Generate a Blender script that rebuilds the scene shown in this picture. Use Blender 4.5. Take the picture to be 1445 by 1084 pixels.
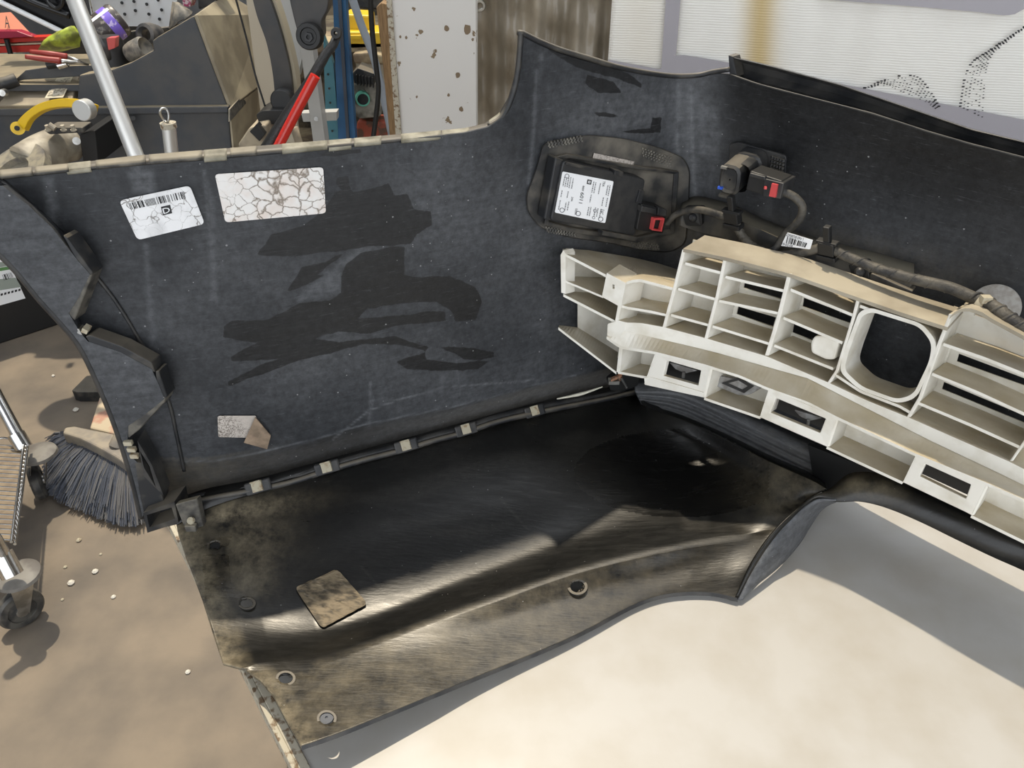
import bpy, bmesh, math, random
import numpy as np
from mathutils import Vector, Matrix
random.seed(7)
for o in list(bpy.data.objects): bpy.data.objects.remove(o)
SC = bpy.context.scene
COL = SC.collection
# ------------------------------------------------------------------ camera, world, sun, exposure
W0, H0, F = 1445, 1084, 1090.0
PITCH = math.radians(35)
CAMH, T = 1.50, 0.72                      # camera height, table-top height above the floor
cam = bpy.data.cameras.new('camera'); cam.sensor_width = 36; cam.lens = 36*F/W0; cam.clip_start = .02
co = bpy.data.objects.new('camera', cam); COL.objects.link(co)
co.location = (0, 0, CAMH); co.rotation_euler = (math.radians(90)-PITCH, 0, 0); SC.camera = co
world = bpy.data.worlds.new('world'); SC.world = world; world.use_nodes = True
bg = world.node_tree.nodes['Background']; bg.inputs['Color'].default_value = (.92, .955, 1, 1); bg.inputs['Strength'].default_value = 2.05
sun = bpy.data.lights.new('sun', 'SUN'); sun.energy = 3.6; sun.color = (1, .87, .67); sun.angle = math.radians(1.0)
so = bpy.data.objects.new('sun', sun); COL.objects.link(so); so.location = (-1, 2, 4)
SUN_AZ, SUN_EL = math.radians(14), math.radians(70)      # sunlight from behind the bumper, slightly from the left
sd = Vector((math.sin(SUN_AZ)*math.cos(SUN_EL), -math.cos(SUN_AZ)*math.cos(SUN_EL), -math.sin(SUN_EL)))
so.rotation_euler = sd.to_track_quat('-Z', 'Y').to_euler()
vs = SC.view_settings; vs.view_transform = 'Standard'; vs.look = 'None'; vs.gamma = 1; vs.exposure = 0.0; vs.use_curve_mapping = False

# ------------------------------------------------------------------ helpers
cp, sp = math.cos(PITCH), math.sin(PITCH)
def ray(px, py):
    u, v = (px-722.5)/F, (py-542.0)/F
    return (u, cp-v*sp, -sp-v*cp)
def Pz(px, py, z=0.0):                    # point on a horizontal plane z above the FLOOR
    d = ray(px, py); t = (z-CAMH)/d[2]; return Vector((d[0]*t, d[1]*t, z))
def Pt(px, py, z=0.0): return Pz(px, py, z+T)   # z above the table
def Py(px, py, y):
    d = ray(px, py); t = y/d[1]; return Vector((d[0]*t, y, CAMH+d[2]*t))
def catmull(P, n):
    P = [np.array(p, float) for p in P]
    if len(P) == 2: return [P[0]+(P[1]-P[0])*i/(n-1) for i in range(n)]
    L = [0]
    for a, b in zip(P, P[1:]): L.append(L[-1]+max(1e-9, np.linalg.norm(b-a)))
    out = []
    for i in range(n):
        s = L[-1]*i/(n-1); k = 0
        while k < len(P)-2 and s > L[k+1]: k += 1
        h = L[k+1]-L[k]; x = (s-L[k])/h
        def tan(j):
            if j == 0: return (P[1]-P[0])/(L[1]-L[0])
            if j == len(P)-1: return (P[-1]-P[-2])/(L[-1]-L[-2])
            return (P[j+1]-P[j-1])/(L[j+1]-L[j-1])
        m0, m1 = tan(k)*h, tan(k+1)*h
        out.append((2*x**3-3*x*x+1)*P[k]+(x**3-2*x*x+x)*m0+(-2*x**3+3*x*x)*P[k+1]+(x**3-x*x)*m1)
    return out
def linear(P, n):
    P = [np.array(p, float) for p in P]; L = [0]
    for a, b in zip(P, P[1:]): L.append(L[-1]+max(1e-9, np.linalg.norm(b-a)))
    A = np.array(P); s = np.linspace(0, L[-1], n)
    return [np.array([np.interp(x, L, A[:, k]) for k in range(A.shape[1])]) for x in s]
class Surf:                               # a vertical sheet standing on a smooth plan curve
    def __init__(s, pts, shift=(0, 0), lean=0.0):
        c = np.array(catmull(pts, 400)); s.c = c+np.array(shift); s.cache = {}
        d = np.gradient(s.c, axis=0); n = np.stack([d[:, 1], -d[:, 0]], 1); s.n = n/np.linalg.norm(n, axis=1)[:, None]
    def tab(s, off):
        off = round(off, 4); k = off
        if k not in s.cache:
            c = s.c+s.n*off; m = c[:, 0]/c[:, 1]
            mm = np.maximum.accumulate(m); keep = np.concatenate([[True], np.diff(mm) > 1e-6])
            s.cache[k] = (m[keep], c[keep, 1])
        return s.cache[k]
    def __call__(s, px, py, off=0.0):     # off > 0: towards the camera
        d = ray(px, py); m, y = s.tab(off); M = d[0]/d[1]
        if M > m[-1]: Y = y[-1]+(y[-1]-y[-20])/(m[-1]-m[-20])*(M-m[-1])
        elif M < m[0]: Y = y[0]+(y[20]-y[0])/(m[20]-m[0])*(M-m[0])
        else: Y = float(np.interp(M, m, y))
        t = Y/d[1]; return Vector((d[0]*t, Y, CAMH+d[2]*t))
WALL = Surf([(-.72, .66), (-.60, .69), (-.47, .735), (-.36, .765), (-.234, .815), (-.12, .865), (-.02, .915), (.09, .975), (.17, 1.02), (.222, 1.047), (.262, 1.040), (.31, 1.0), (.40, .92), (.481, .845), (.57, .76), (.656, .676), (.74, .595)])
APL = [(-.02, .93), (.037, .925), (.09, .912), (.14, .895), (.22, .872), (.31, .838), (.40, .785), (.48, .715), (.55, .645), (.64, .56)]
ABS = Surf(APL)
DV = Vector((.67, .71, -.2))              # depth direction of the absorber's mouldings
class MB:
    def __init__(s): s.v = []; s.f = []
    def add(s, vs, fs):
        b = len(s.v); s.v += [Vector(v) for v in vs]; s.f += [tuple(b+i for i in f) for f in fs]; return s
    def grid(s, rows, close=False):
        b = len(s.v); n = len(rows[0])
        for r in rows: s.v += [Vector(p) for p in r]
        for i in range(len(rows)-1):
            for j in range(n-1 if not close else n):
                k = (j+1) % n
                s.f.append((b+i*n+j, b+i*n+k, b+(i+1)*n+k, b+(i+1)*n+j))
        return s
    def prism(s, pts, vec):
        n = len(pts); vec = Vector(vec); p = [Vector(a) for a in pts]
        s.add(p+[a+vec for a in p], [tuple(range(n)), tuple(range(2*n-1, n-1, -1))]+[(i, i+n, (i+1) % n+n, (i+1) % n) for i in range(n)]); return s
    def ring(s, outer, inner, vec):
        n = len(outer); vec = Vector(vec); o = [Vector(a) for a in outer]; i_ = [Vector(a) for a in inner]
        V = o+i_+[a+vec for a in o]+[a+vec for a in i_]; Fc = []
        for k in range(n):
            q = (k+1) % n
            Fc += [(k, q, n+q, n+k), (2*n+k, 3*n+k, 3*n+q, 2*n+q), (k, 2*n+k, 2*n+q, q), (n+k, n+q, 3*n+q, 3*n+k)]
        return s.add(V, Fc)
    def box(s, c, sx, sy, sz, ax=None, ay=None, az=None):
        c = Vector(c); ax = Vector(ax or (1, 0, 0)).normalized(); ay = Vector(ay or (0, 1, 0)).normalized(); az = Vector(az or (0, 0, 1)).normalized()
        V = [c+ax*(sx*.5*i)+ay*(sy*.5*j)+az*(sz*.5*k) for k in (-1, 1) for j in (-1, 1) for i in (-1, 1)]
        return s.add(V, [(0, 2, 3, 1), (4, 5, 7, 6), (0, 1, 5, 4), (2, 6, 7, 3), (0, 4, 6, 2), (1, 3, 7, 5)])
    def tube(s, pts, r, n=12, cap=True, smooth=0):
        pts = [Vector(p) for p in (catmull(pts, smooth) if smooth else pts)]
        R = r if isinstance(r, (list, tuple)) else [r]*len(pts)
        if len(R) != len(pts): R = list(np.interp(np.linspace(0, 1, len(pts)), np.linspace(0, 1, len(R)), R))
        rows = []; up = None
        for i, p in enumerate(pts):
            t = (pts[min(i+1, len(pts)-1)]-pts[max(i-1, 0)]).normalized()
            if up is None:
                up = Vector((0, 0, 1)) if abs(t.z) < .9 else Vector((1, 0, 0))
            a = t.cross(up).normalized(); b = a.cross(t).normalized(); up = b
            rows.append([p+(a*math.cos(2*math.pi*k/n)+b*math.sin(2*math.pi*k/n))*R[i] for k in range(n)])
        b0 = len(s.v); s.grid(rows, close=True)
        if cap:
            s.f.append(tuple(b0+k for k in reversed(range(n)))); m = b0+(len(rows)-1)*n; s.f.append(tuple(m+k for k in range(n)))
        return s
    def cyl(s, a, b, r, n=20, r2=None): return s.tube([a, b], [r, r if r2 is None else r2], n)
    def lathe(s, base, axis, prof, n=24):  # prof: (radius, height)
        axis = Vector(axis).normalized(); u = axis.orthogonal().normalized(); w = axis.cross(u); base = Vector(base)
        return s.grid([[base+axis*h+(u*math.cos(2*math.pi*k/n)+w*math.sin(2*math.pi*k/n))*max(r, 1e-5) for k in range(n)] for r, h in prof], close=True)
ROOTLOC = {}
def inv(parent):
    L = Matrix.Identity(4); p = parent
    while p is not None: L = Matrix.Translation(p.location) @ L; p = p.parent if p.parent_type else None
    return L
def obj(name, mb, m, parent=None, label=None, smooth=False, bevel=0, solid=0, recalc=True, attr=None, kind=None):
    me = bpy.data.meshes.new(name); me.from_pydata([tuple(v) for v in mb.v], [], mb.f)
    if attr:
        for k, vals in attr.items():
            a = me.attributes.new(k, 'FLOAT', 'POINT'); a.data.foreach_set('value', np.asarray(vals, dtype=np.float32))
    if recalc:
        b = bmesh.new(); b.from_mesh(me); bmesh.ops.recalc_face_normals(b, faces=b.faces); b.to_mesh(me); b.free()
    if not recalc or solid:                # open sheets: front side towards the room, thickness behind
        me.update(); s_ = sum((p.normal.dot(Vector((0, 0, CAMH))-p.center) * p.area for p in me.polygons))
        if s_ < 0: me.flip_normals()
    me.materials.append(m)
    if smooth: me.shade_smooth() if smooth is True else me.polygons.foreach_set('use_smooth', [True]*len(me.polygons))
    me.update(); o = bpy.data.objects.new(name, me); COL.objects.link(o)
    if parent is not None:
        o.parent = parent; o.matrix_parent_inverse = wm(parent).inverted()
    if solid:
        q = o.modifiers.new('solid', 'SOLIDIFY'); q.thickness = solid; q.offset = -1
    if bevel:
        q = o.modifiers.new('bevel', 'BEVEL'); q.width = bevel; q.segments = 2; q.limit_method = 'ANGLE'; q.angle_limit = math.radians(40)
    if smooth == 'auto':
        try: me.set_sharp_from_angle(angle=math.radians(35))
        except Exception: pass
    if label: o['label'] = label
    if kind: o['kind'] = kind
    return o
def wm(o):
    M = Matrix.Translation(o.location) @ o.rotation_euler.to_matrix().to_4x4()
    if o.parent is not None: M = wm(o.parent) @ o.matrix_parent_inverse @ M
    return M
def tag(o, label, cat, group=None, kind=None):
    o['label'] = label; o['category'] = cat
    if group: o['group'] = group
    if kind: o['kind'] = kind
    return o
def thing(name, label, cat, loc=(0, 0, 0), group=None):
    o = bpy.data.objects.new(name, None); COL.objects.link(o); o.location = loc; o.empty_display_size = .02; return tag(o, label, cat, group)
def struct(name, mb, m, **k):
    return obj(name, mb, m, kind='structure', **k)
def inpoly(x, y, P):
    c = False; j = len(P)-1
    for i in range(len(P)):
        if (P[i][1] > y) != (P[j][1] > y) and x < (P[j][0]-P[i][0])*(y-P[i][1])/(P[j][1]-P[i][1])+P[i][0]: c = not c
        j = i
    return c
def sdist(X, Y, P, soft=3.0, closed=True):     # 0..1 soft mask inside a polygon (or near an open line)
    x0, x1 = min(p[0] for p in P)-soft*2, max(p[0] for p in P)+soft*2; y0, y1 = min(p[1] for p in P)-soft*2, max(p[1] for p in P)+soft*2
    out = np.zeros(X.shape); sel = (X > x0) & (X < x1) & (Y > y0) & (Y < y1)
    x, y = X[sel], Y[sel]; d = np.full(x.shape, 1e9); ins = np.zeros(x.shape, bool); n = len(P)
    for i in range(n if closed else n-1):
        a, b = P[i], P[(i+1) % n]; ex, ey = b[0]-a[0], b[1]-a[1]; L2 = ex*ex+ey*ey+1e-9
        t = np.clip(((x-a[0])*ex+(y-a[1])*ey)/L2, 0, 1); d = np.minimum(d, np.hypot(x-a[0]-t*ex, y-a[1]-t*ey))
        if closed:
            c = ((a[1] > y) != (b[1] > y)); xi = a[0]+(y-a[1])*ex/(ey if abs(ey) > 1e-9 else 1e-9); ins ^= c & (x < xi)
    out[sel] = np.clip(.5+np.where(ins, d, -d)/(2*soft), 0, 1) if closed else np.clip(1-d/soft, 0, 1)
    return out
def crop(ox, oy, s, P): return [(ox+a*s, oy+b*s) for a, b in P]
def rnd(P, r, n=4):                        # rounded polygon
    P = [np.array(p, float) for p in P]; out = []
    for i in range(len(P)):
        a, b, c = P[i-1], P[i], P[(i+1) % len(P)]
        d1 = (a-b)/np.linalg.norm(a-b); d2 = (c-b)/np.linalg.norm(c-b); q = min(r, .45*np.linalg.norm(a-b), .45*np.linalg.norm(c-b))
        for k in range(n+1):
            x = k/n; out.append(tuple((1-x)**2*(b+d1*q)+2*x*(1-x)*b+x*x*(b+d2*q)))
    return out
def dens(P, step, closed=True):
    out = []; n = len(P)
    for i in range(n if closed else n-1):
        a = np.array(P[i], float); b = np.array(P[(i+1) % n], float); k = max(1, int(np.linalg.norm(b-a)/step))
        out += [tuple(a+(b-a)*j/k) for j in range(k)]
    if not closed: out.append(tuple(P[-1]))
    return out
def quadmap(q):                            # q: TL, TR, BR, BL pixel corners
    q = [np.array(p, float) for p in q]
    def f(u, v): a = q[0]+(q[1]-q[0])*u; b = q[3]+(q[2]-q[3])*u; return a+(b-a)*v
    return f
def sticker(name, q, surf, off, m, parent, r=.08, nx=18, ny=10, th=.0006, label=None):
    f = quadmap(q); rows = []
    vsx = [0, .01, .03, .06, .1]+[.1+.8*i/ny for i in range(1, ny)]+[.9, .94, .97, .99, 1]
    for v in vsx:
        d = min(v, 1-v)/r; ins = 0 if d >= 1 else r*(1-math.sqrt(max(0, 1-(1-d)**2)))*.6
        rows.append([surf(*f(ins+(1-2*ins)*i/nx, v), off) for i in range(nx+1)])
    return obj(name, MB().grid(rows), m, parent, solid=th, label=label)
def bars(name, q, surf, off, m, parent, n, seed, u0=0, u1=1):
    f = quadmap(q); R = random.Random(seed); mb = MB(); x = 0; tot = [R.choice([1, 1, 1, 2, 3]) for _ in range(2*n)]; S = sum(tot)
    for i, w in enumerate(tot):
        if i % 2 == 0:
            a, b = x/S, (x+w)/S; a, b = u0+(u1-u0)*a, u0+(u1-u0)*b
            mb.grid([[surf(*f(a, v), off), surf(*f(b, v), off)] for v in (0, .5, 1)])
        x += w
    return obj(name, mb, m, parent)
def text_mb(s, fmap):                      # lettering mapped into a quad: fmap(u,v)->3D, u right, v down
    c = bpy.data.curves.new('t', 'FONT'); c.body = s; c.resolution_u = 2; o = bpy.data.objects.new('t', c); COL.objects.link(o)
    dg = bpy.context.evaluated_depsgraph_get(); me = o.evaluated_get(dg).to_mesh()
    V = [v.co.copy() for v in me.vertices]; Fc = [tuple(p.vertices) for p in me.polygons]
    x0, x1 = min(v.x for v in V), max(v.x for v in V); y0, y1 = min(v.y for v in V), max(v.y for v in V)
    mb = MB().add([fmap((v.x-x0)/(x1-x0), 1-(v.y-y0)/(y1-y0)) for v in V], Fc)
    o.evaluated_get(dg).to_mesh_clear(); bpy.data.objects.remove(o); bpy.data.curves.remove(c); return mb
def text_on(q, s, surf, off, m, parent, name='lettering'):
    f = quadmap(q); return obj(name, text_mb(s, lambda u, v: surf(*f(u, v), off)), m, parent)

# ------------------------------------------------------------------ materials
def mat(name, c, rough=.5, metal=0, c2=None, scale=20, mixlo=.4, mixhi=.6, rough2=None, bump=0, bscale=200, spec=.5, detail=6, dust=None, dustc=(.30, .25, .17, 1), stretch=None, trans=0, coat=0):
    m = bpy.data.materials.new(name); m.use_nodes = True; nt = m.node_tree; N = nt.nodes; L = nt.links; b = N['Principled BSDF']
    b.inputs['Roughness'].default_value = rough; b.inputs['Metallic'].default_value = metal; b.inputs['Specular IOR Level'].default_value = spec
    if trans: b.inputs['Transmission Weight'].default_value = trans
    if coat: b.inputs['Coat Weight'].default_value = coat
    col = None; tc = N.new('ShaderNodeTexCoord'); vec = tc.outputs['Object']
    if stretch:
        mp = N.new('ShaderNodeMapping'); mp.inputs['Scale'].default_value = stretch; L.new(vec, mp.inputs[0]); vec = mp.outputs[0]
    b.inputs['Base Color'].default_value = (*c[:3], 1)
    if c2:
        n = N.new('ShaderNodeTexNoise'); n.inputs['Scale'].default_value = scale; n.inputs['Detail'].default_value = detail; L.new(vec, n.inputs['Vector'])
        r = N.new('ShaderNodeMapRange'); r.inputs[1].default_value = mixlo; r.inputs[2].default_value = mixhi; L.new(n.outputs[0], r.inputs[0])
        mx = N.new('ShaderNodeMix'); mx.data_type = 'RGBA'; mx.inputs[6].default_value = (*c[:3], 1); mx.inputs[7].default_value = (*c2[:3], 1)
        L.new(r.outputs[0], mx.inputs[0]); col = mx.outputs[2]
        if rough2 is not None:
            rr = N.new('ShaderNodeMapRange'); rr.inputs[3].default_value = rough; rr.inputs[4].default_value = rough2; L.new(r.outputs[0], rr.inputs[0]); L.new(rr.outputs[0], b.inputs['Roughness'])
    if dust is not None:                   # settled dust on faces that look up
        g = N.new('ShaderNodeNewGeometry'); sx = N.new('ShaderNodeSeparateXYZ'); L.new(g.outputs['Normal'], sx.inputs[0])
        n2 = N.new('ShaderNodeTexNoise'); n2.inputs['Scale'].default_value = 22; n2.inputs['Detail'].default_value = 10; L.new(tc.outputs['Object'], n2.inputs['Vector'])
        r1 = N.new('ShaderNodeMapRange'); r1.inputs[1].default_value = .35; r1.inputs[2].default_value = .9; L.new(sx.outputs[2], r1.inputs[0])
        r2 = N.new('ShaderNodeMapRange'); r2.inputs[1].default_value = .30; r2.inputs[2].default_value = .65; r2.inputs[3].default_value = .62; r2.inputs[4].default_value = 1; L.new(n2.outputs[0], r2.inputs[0])
        mu = N.new('ShaderNodeMath'); mu.operation = 'MULTIPLY'; L.new(r1.outputs[0], mu.inputs[0]); L.new(r2.outputs[0], mu.inputs[1])
        m3 = N.new('ShaderNodeMath'); m3.operation = 'MULTIPLY'; m3.inputs[1].default_value = dust; L.new(mu.outputs[0], m3.inputs[0])
        mx2 = N.new('ShaderNodeMix'); mx2.data_type = 'RGBA'; L.new(m3.outputs[0], mx2.inputs[0])
        if col: L.new(col, mx2.inputs[6])
        else: mx2.inputs[6].default_value = (*c[:3], 1)
        mx2.inputs[7].default_value = dustc; col = mx2.outputs[2]
    if col: L.new(col, b.inputs['Base Color'])
    if bump:
        nb = N.new('ShaderNodeTexNoise'); nb.inputs['Scale'].default_value = bscale; nb.inputs['Detail'].default_value = 4; L.new(vec, nb.inputs['Vector'])
        bu = N.new('ShaderNodeBump'); bu.inputs['Strength'].default_value = bump; bu.inputs['Distance'].default_value = .002; L.new(nb.outputs[0], bu.inputs['Height']); L.new(bu.outputs[0], b.inputs['Normal'])
    return m
def srgb(r, g, b):
    f = lambda x: (x/255/12.92) if x/255 <= .04045 else ((x/255+.055)/1.055)**2.4
    return (f(r), f(g), f(b))
def cracked(name, c, crack, scale=60, width=.05, tint=None, dirt=None):
    m = bpy.data.materials.new(name); m.use_nodes = True; nt = m.node_tree; N = nt.nodes; L = nt.links; b = N['Principled BSDF']; b.inputs['Roughness'].default_value = .6
    tc = N.new('ShaderNodeTexCoord'); no = N.new('ShaderNodeTexNoise'); no.inputs['Scale'].default_value = scale*.7; no.inputs['Detail'].default_value = 5; L.new(tc.outputs['Object'], no.inputs['Vector'])
    ad = N.new('ShaderNodeMix'); ad.data_type = 'VECTOR'; ad.inputs[0].default_value = .022; L.new(tc.outputs['Object'], ad.inputs[4]); L.new(no.outputs['Color'], ad.inputs[5])
    vo = N.new('ShaderNodeTexVoronoi'); vo.feature = 'DISTANCE_TO_EDGE'; vo.inputs['Scale'].default_value = scale; L.new(ad.outputs[1], vo.inputs['Vector'])
    n3 = N.new('ShaderNodeTexNoise'); n3.inputs['Scale'].default_value = 14; L.new(tc.outputs['Object'], n3.inputs['Vector'])
    wr = N.new('ShaderNodeMapRange'); wr.inputs[1].default_value = .38; wr.inputs[2].default_value = .66; wr.inputs[3].default_value = 0.004; wr.inputs[4].default_value = width; L.new(n3.outputs[0], wr.inputs[0])
    ra = N.new('ShaderNodeMath'); ra.operation = 'DIVIDE'; L.new(vo.outputs['Distance'], ra.inputs[0]); L.new(wr.outputs[0], ra.inputs[1])
    cl = N.new('ShaderNodeClamp'); L.new(ra.outputs[0], cl.inputs[0])
    n2 = N.new('ShaderNodeTexNoise'); n2.inputs['Scale'].default_value = 45; n2.inputs['Detail'].default_value = 6; L.new(tc.outputs['Object'], n2.inputs['Vector'])
    r2 = N.new('ShaderNodeMapRange'); r2.inputs[1].default_value = .45; r2.inputs[2].default_value = .75; L.new(n2.outputs[0], r2.inputs[0])
    m0 = N.new('ShaderNodeMix'); m0.data_type = 'RGBA'; m0.inputs[6].default_value = (*c, 1); m0.inputs[7].default_value = (*(dirt or tuple(x*.75 for x in c)), 1); L.new(r2.outputs[0], m0.inputs[0])
    mx = N.new('ShaderNodeMix'); mx.data_type = 'RGBA'; mx.inputs[6].default_value = (*crack, 1); L.new(cl.outputs[0], mx.inputs[0]); L.new(m0.outputs[2], mx.inputs[7])
    L.new(mx.outputs[2], b.inputs['Base Color'])
    bu = N.new('ShaderNodeBump'); bu.inputs['Distance'].default_value = .001; bu.inputs['Strength'].default_value = .5; L.new(cl.outputs[0], bu.inputs['Height']); L.new(bu.outputs[0], b.inputs['Normal'])
    return m
def skin(name, base, haze, wet, brown=None, speck=1.0, rough=.42, stretch=(1, 1, 1), hz=(.35, .72), spec=.5):
    """scuffed black moulding: noise haze, fine scratches, white specks; attribute 'wiped' = clean dark areas, 'dirt' = dried mud"""
    m = bpy.data.materials.new(name); m.use_nodes = True; nt = m.node_tree; N = nt.nodes; L = nt.links; b = N['Principled BSDF']; b.inputs['Specular IOR Level'].default_value = spec
    tc = N.new('ShaderNodeTexCoord'); mp = N.new('ShaderNodeMapping'); mp.inputs['Scale'].default_value = stretch; L.new(tc.outputs['Object'], mp.inputs[0])
    def noise(s, d=6, v=None, ro=.6):
        n = N.new('ShaderNodeTexNoise'); n.inputs['Scale'].default_value = s; n.inputs['Detail'].default_value = d; n.inputs['Roughness'].default_value = ro; L.new(v or tc.outputs['Object'], n.inputs['Vector']); return n.outputs[0]
    def rng(x, a, b_, c=0, d=1):
        r = N.new('ShaderNodeMapRange'); r.inputs[1].default_value = a; r.inputs[2].default_value = b_; r.inputs[3].default_value = c; r.inputs[4].default_value = d; L.new(x, r.inputs[0]); return r.outputs[0]
    def math_(op, x, y):
        q = N.new('ShaderNodeMath'); q.operation = op; q.use_clamp = True
        for i, z in enumerate((x, y)):
            if isinstance(z, (int, float)): q.inputs[i].default_value = z
            else: L.new(z, q.inputs[i])
        return q.outputs[0]
    def mix(f, a, c):
        x = N.new('ShaderNodeMix'); x.data_type = 'RGBA'; L.new(f, x.inputs[0])
        for i, z in ((6, a), (7, c)):
            if isinstance(z, tuple): x.inputs[i].default_value = (*z, 1)
            else: L.new(z, x.inputs[i])
        return x.outputs[2]
    at = lambda k: (lambda n: (setattr(n, 'attribute_name', k), n.outputs['Fac'])[1])(N.new('ShaderNodeAttribute'))
    wob = rng(noise(40, 6), .3, .7, -.30, .30)
    wa = N.new('ShaderNodeMath'); wa.operation = 'ADD'; L.new(at('wiped'), wa.inputs[0]); L.new(wob, wa.inputs[1]); wiped = rng(wa.outputs[0], .42, .58)
    h = math_('MULTIPLY', rng(noise(7, 8), *hz), rng(noise(38, 5, mp.outputs[0]), .25, .75, .55, 1))
    fine = rng(noise(420, 2), .35, .75, .8, 1.15)
    col = mix(h, base, haze)
    dz = math_('MULTIPLY', at('haze'), rng(noise(30, 8, mp.outputs[0], .7), .3, .65, .35, 1))
    col = mix(math_('MULTIPLY', dz, .8), col, tuple(min(1, x*2.2) for x in haze))
    col = mix(math_('MULTIPLY', wiped, .85), col, wet)
    col = mix(math_('MULTIPLY', at('clean'), .9), col, wet)
    mp2 = N.new('ShaderNodeMapping'); mp2.inputs['Scale'].default_value = (3, 3, 40); mp2.inputs['Rotation'].default_value = (.5, .35, .2); L.new(tc.outputs['Object'], mp2.inputs[0])
    scr = rng(noise(14, 3, mp2.outputs[0], .8), .60, .78); col = mix(math_('MULTIPLY', scr, .30), col, tuple(min(1, x*2.6) for x in haze))
    gm_ = N.new('ShaderNodeMix'); gm_.data_type = 'RGBA'; gm_.blend_type = 'MULTIPLY'; gm_.inputs[0].default_value = 1; L.new(col, gm_.inputs[6]); gx_ = N.new('ShaderNodeCombineColor'); gr2 = rng(noise(110, 9, None, .75), .3, .7, .55, 1.5)
    for i_ in range(3): L.new(gr2, gx_.inputs[i_])
    L.new(gx_.outputs[0], gm_.inputs[7]); col = gm_.outputs[2]
    if brown:
        dn = math_('MULTIPLY', at('dirt'), rng(noise(34, 10, None, .75), .34, .66)); col = mix(dn, col, brown)
    vo = N.new('ShaderNodeTexVoronoi'); vo.inputs['Scale'].default_value = 150; L.new(tc.outputs['Object'], vo.inputs['Vector'])
    cc = N.new('ShaderNodeSeparateColor'); L.new(vo.outputs['Color'], cc.inputs[0])
    sz = rng(cc.outputs[0], .86, 1, 0, .17*speck); sp_ = N.new('ShaderNodeMath'); sp_.operation = 'LESS_THAN'; L.new(vo.outputs['Distance'], sp_.inputs[0]); L.new(sz, sp_.inputs[1])
    col = mix(math_('MULTIPLY', sp_.outputs[0], .5), col, (.42, .42, .42))
    L.new(col, b.inputs['Base Color'])
    ro = rng(wiped, 0, 1, rough+.08, rough-.04); ra = N.new('ShaderNodeMath'); ra.operation = 'ADD'; L.new(ro, ra.inputs[0]); L.new(rng(noise(22, 6, mp.outputs[0]), .3, .7, -.08, .08), ra.inputs[1]); L.new(ra.outputs[0], b.inputs['Roughness'])
    bu = N.new('ShaderNodeBump'); bu.inputs['Strength'].default_value = .12; bu.inputs['Distance'].default_value = .002; L.new(noise(60, 4, mp.outputs[0]), bu.inputs['Height']); L.new(bu.outputs[0], b.inputs['Normal'])
    return m
M = {}
M['wall'] = skin('scuffed_black_plastic', (.020, .022, .025), (.070, .073, .078), (.009, .009, .009), brown=(.13, .115, .09), stretch=(.6, .6, 5), spec=.36)
M['val'] = skin('black_valance_plastic', (.007, .007, .0065), (.018, .017, .015), (.004, .004, .004), brown=(.29, .245, .165), speck=.6, rough=.27, stretch=(1, 6, 3), hz=(.45, .8))
M['blk'] = mat('black_plastic', (.016, .017, .019), .45, c2=(.05, .048, .045), scale=30, bump=.1, bscale=80)
M['blkdust'] = mat('dusty_black_plastic', (.016, .017, .019), .5, c2=(.095, .086, .07), scale=35, mixlo=.45, mixhi=.75, dust=.75, dustc=(.20, .175, .135, 1))
M['rim'] = mat('dusty_rim', (.13, .12, .085), .6, c2=(.34, .32, .25), scale=45, mixlo=.35, mixhi=.65)
M['abs'] = mat('ivory_plastic', (.80, .775, .70), .5, c2=(.60, .555, .45), scale=32, mixlo=.46, mixhi=.80, bump=.2, bscale=120, dust=1.0, dustc=(.42, .355, .24, 1))
M['tabletop'] = mat('table_top', (.44, .43, .41), .42, c2=(.35, .32, .27), scale=11, mixlo=.40, mixhi=.85, bump=.05, bscale=40, detail=9)
M['rust'] = mat('rusty_edge', (.46, .42, .33), .7, c2=(.18, .12, .07), scale=110, mixlo=.52, mixhi=.62)
M['concrete'] = mat('concrete', (.215, .175, .13), .75, c2=(.115, .098, .08), scale=5, mixlo=.36, mixhi=.68, bump=.3, bscale=60, detail=10)
M['white'] = mat('white_paper', (.86, .87, .88), .5)
M['ink'] = mat('black_ink', (.012, .012, .014), .5)
M['black'] = mat('matte_black', (.012, .012, .012), .5)
M['red'] = mat('red_plastic', (.58, .07, .07), .4)
M['blue'] = mat('blue_plastic', (.03, .10, .55), .4)
M['steel'] = mat('steel', (.6, .6, .58), .35, 1, c2=(.4, .39, .36), scale=40)
M['chrome'] = mat('chrome', (.75, .75, .74), .16, 1, c2=(.5, .48, .44), scale=60, mixlo=.5, mixhi=.8)
M['alu'] = mat('aluminium', (.78, .78, .75), .42, .85)
M['clip'] = mat('dusty_clip', (.42, .38, .28), .6, c2=(.25, .17, .09), scale=150, mixlo=.5, mixhi=.7)
M['dimmed'] = mat('shade_toned_ivory', (.40, .355, .27), .6, c2=(.25, .215, .155), scale=14, mixlo=.38, mixhi=.66, detail=10)  # ivory darkened in colour to stand for shade on the top plates
M['brkt'] = mat('dusty_bracket', (.02, .02, .02), .5, c2=(.07, .063, .05), scale=30, dust=1.0, dustc=(.20, .18, .135, 1))
M['tape'] = mat('harness_tape', (.028, .027, .026), .6, c2=(.10, .09, .072), scale=50, bump=.5, bscale=300)
M['dust_lit'] = mat('dusty_lit_tan', (.13, .12, .10), .65, c2=(.045, .043, .04), scale=60, dust=.8, dustc=(.34, .30, .22, 1))
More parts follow.
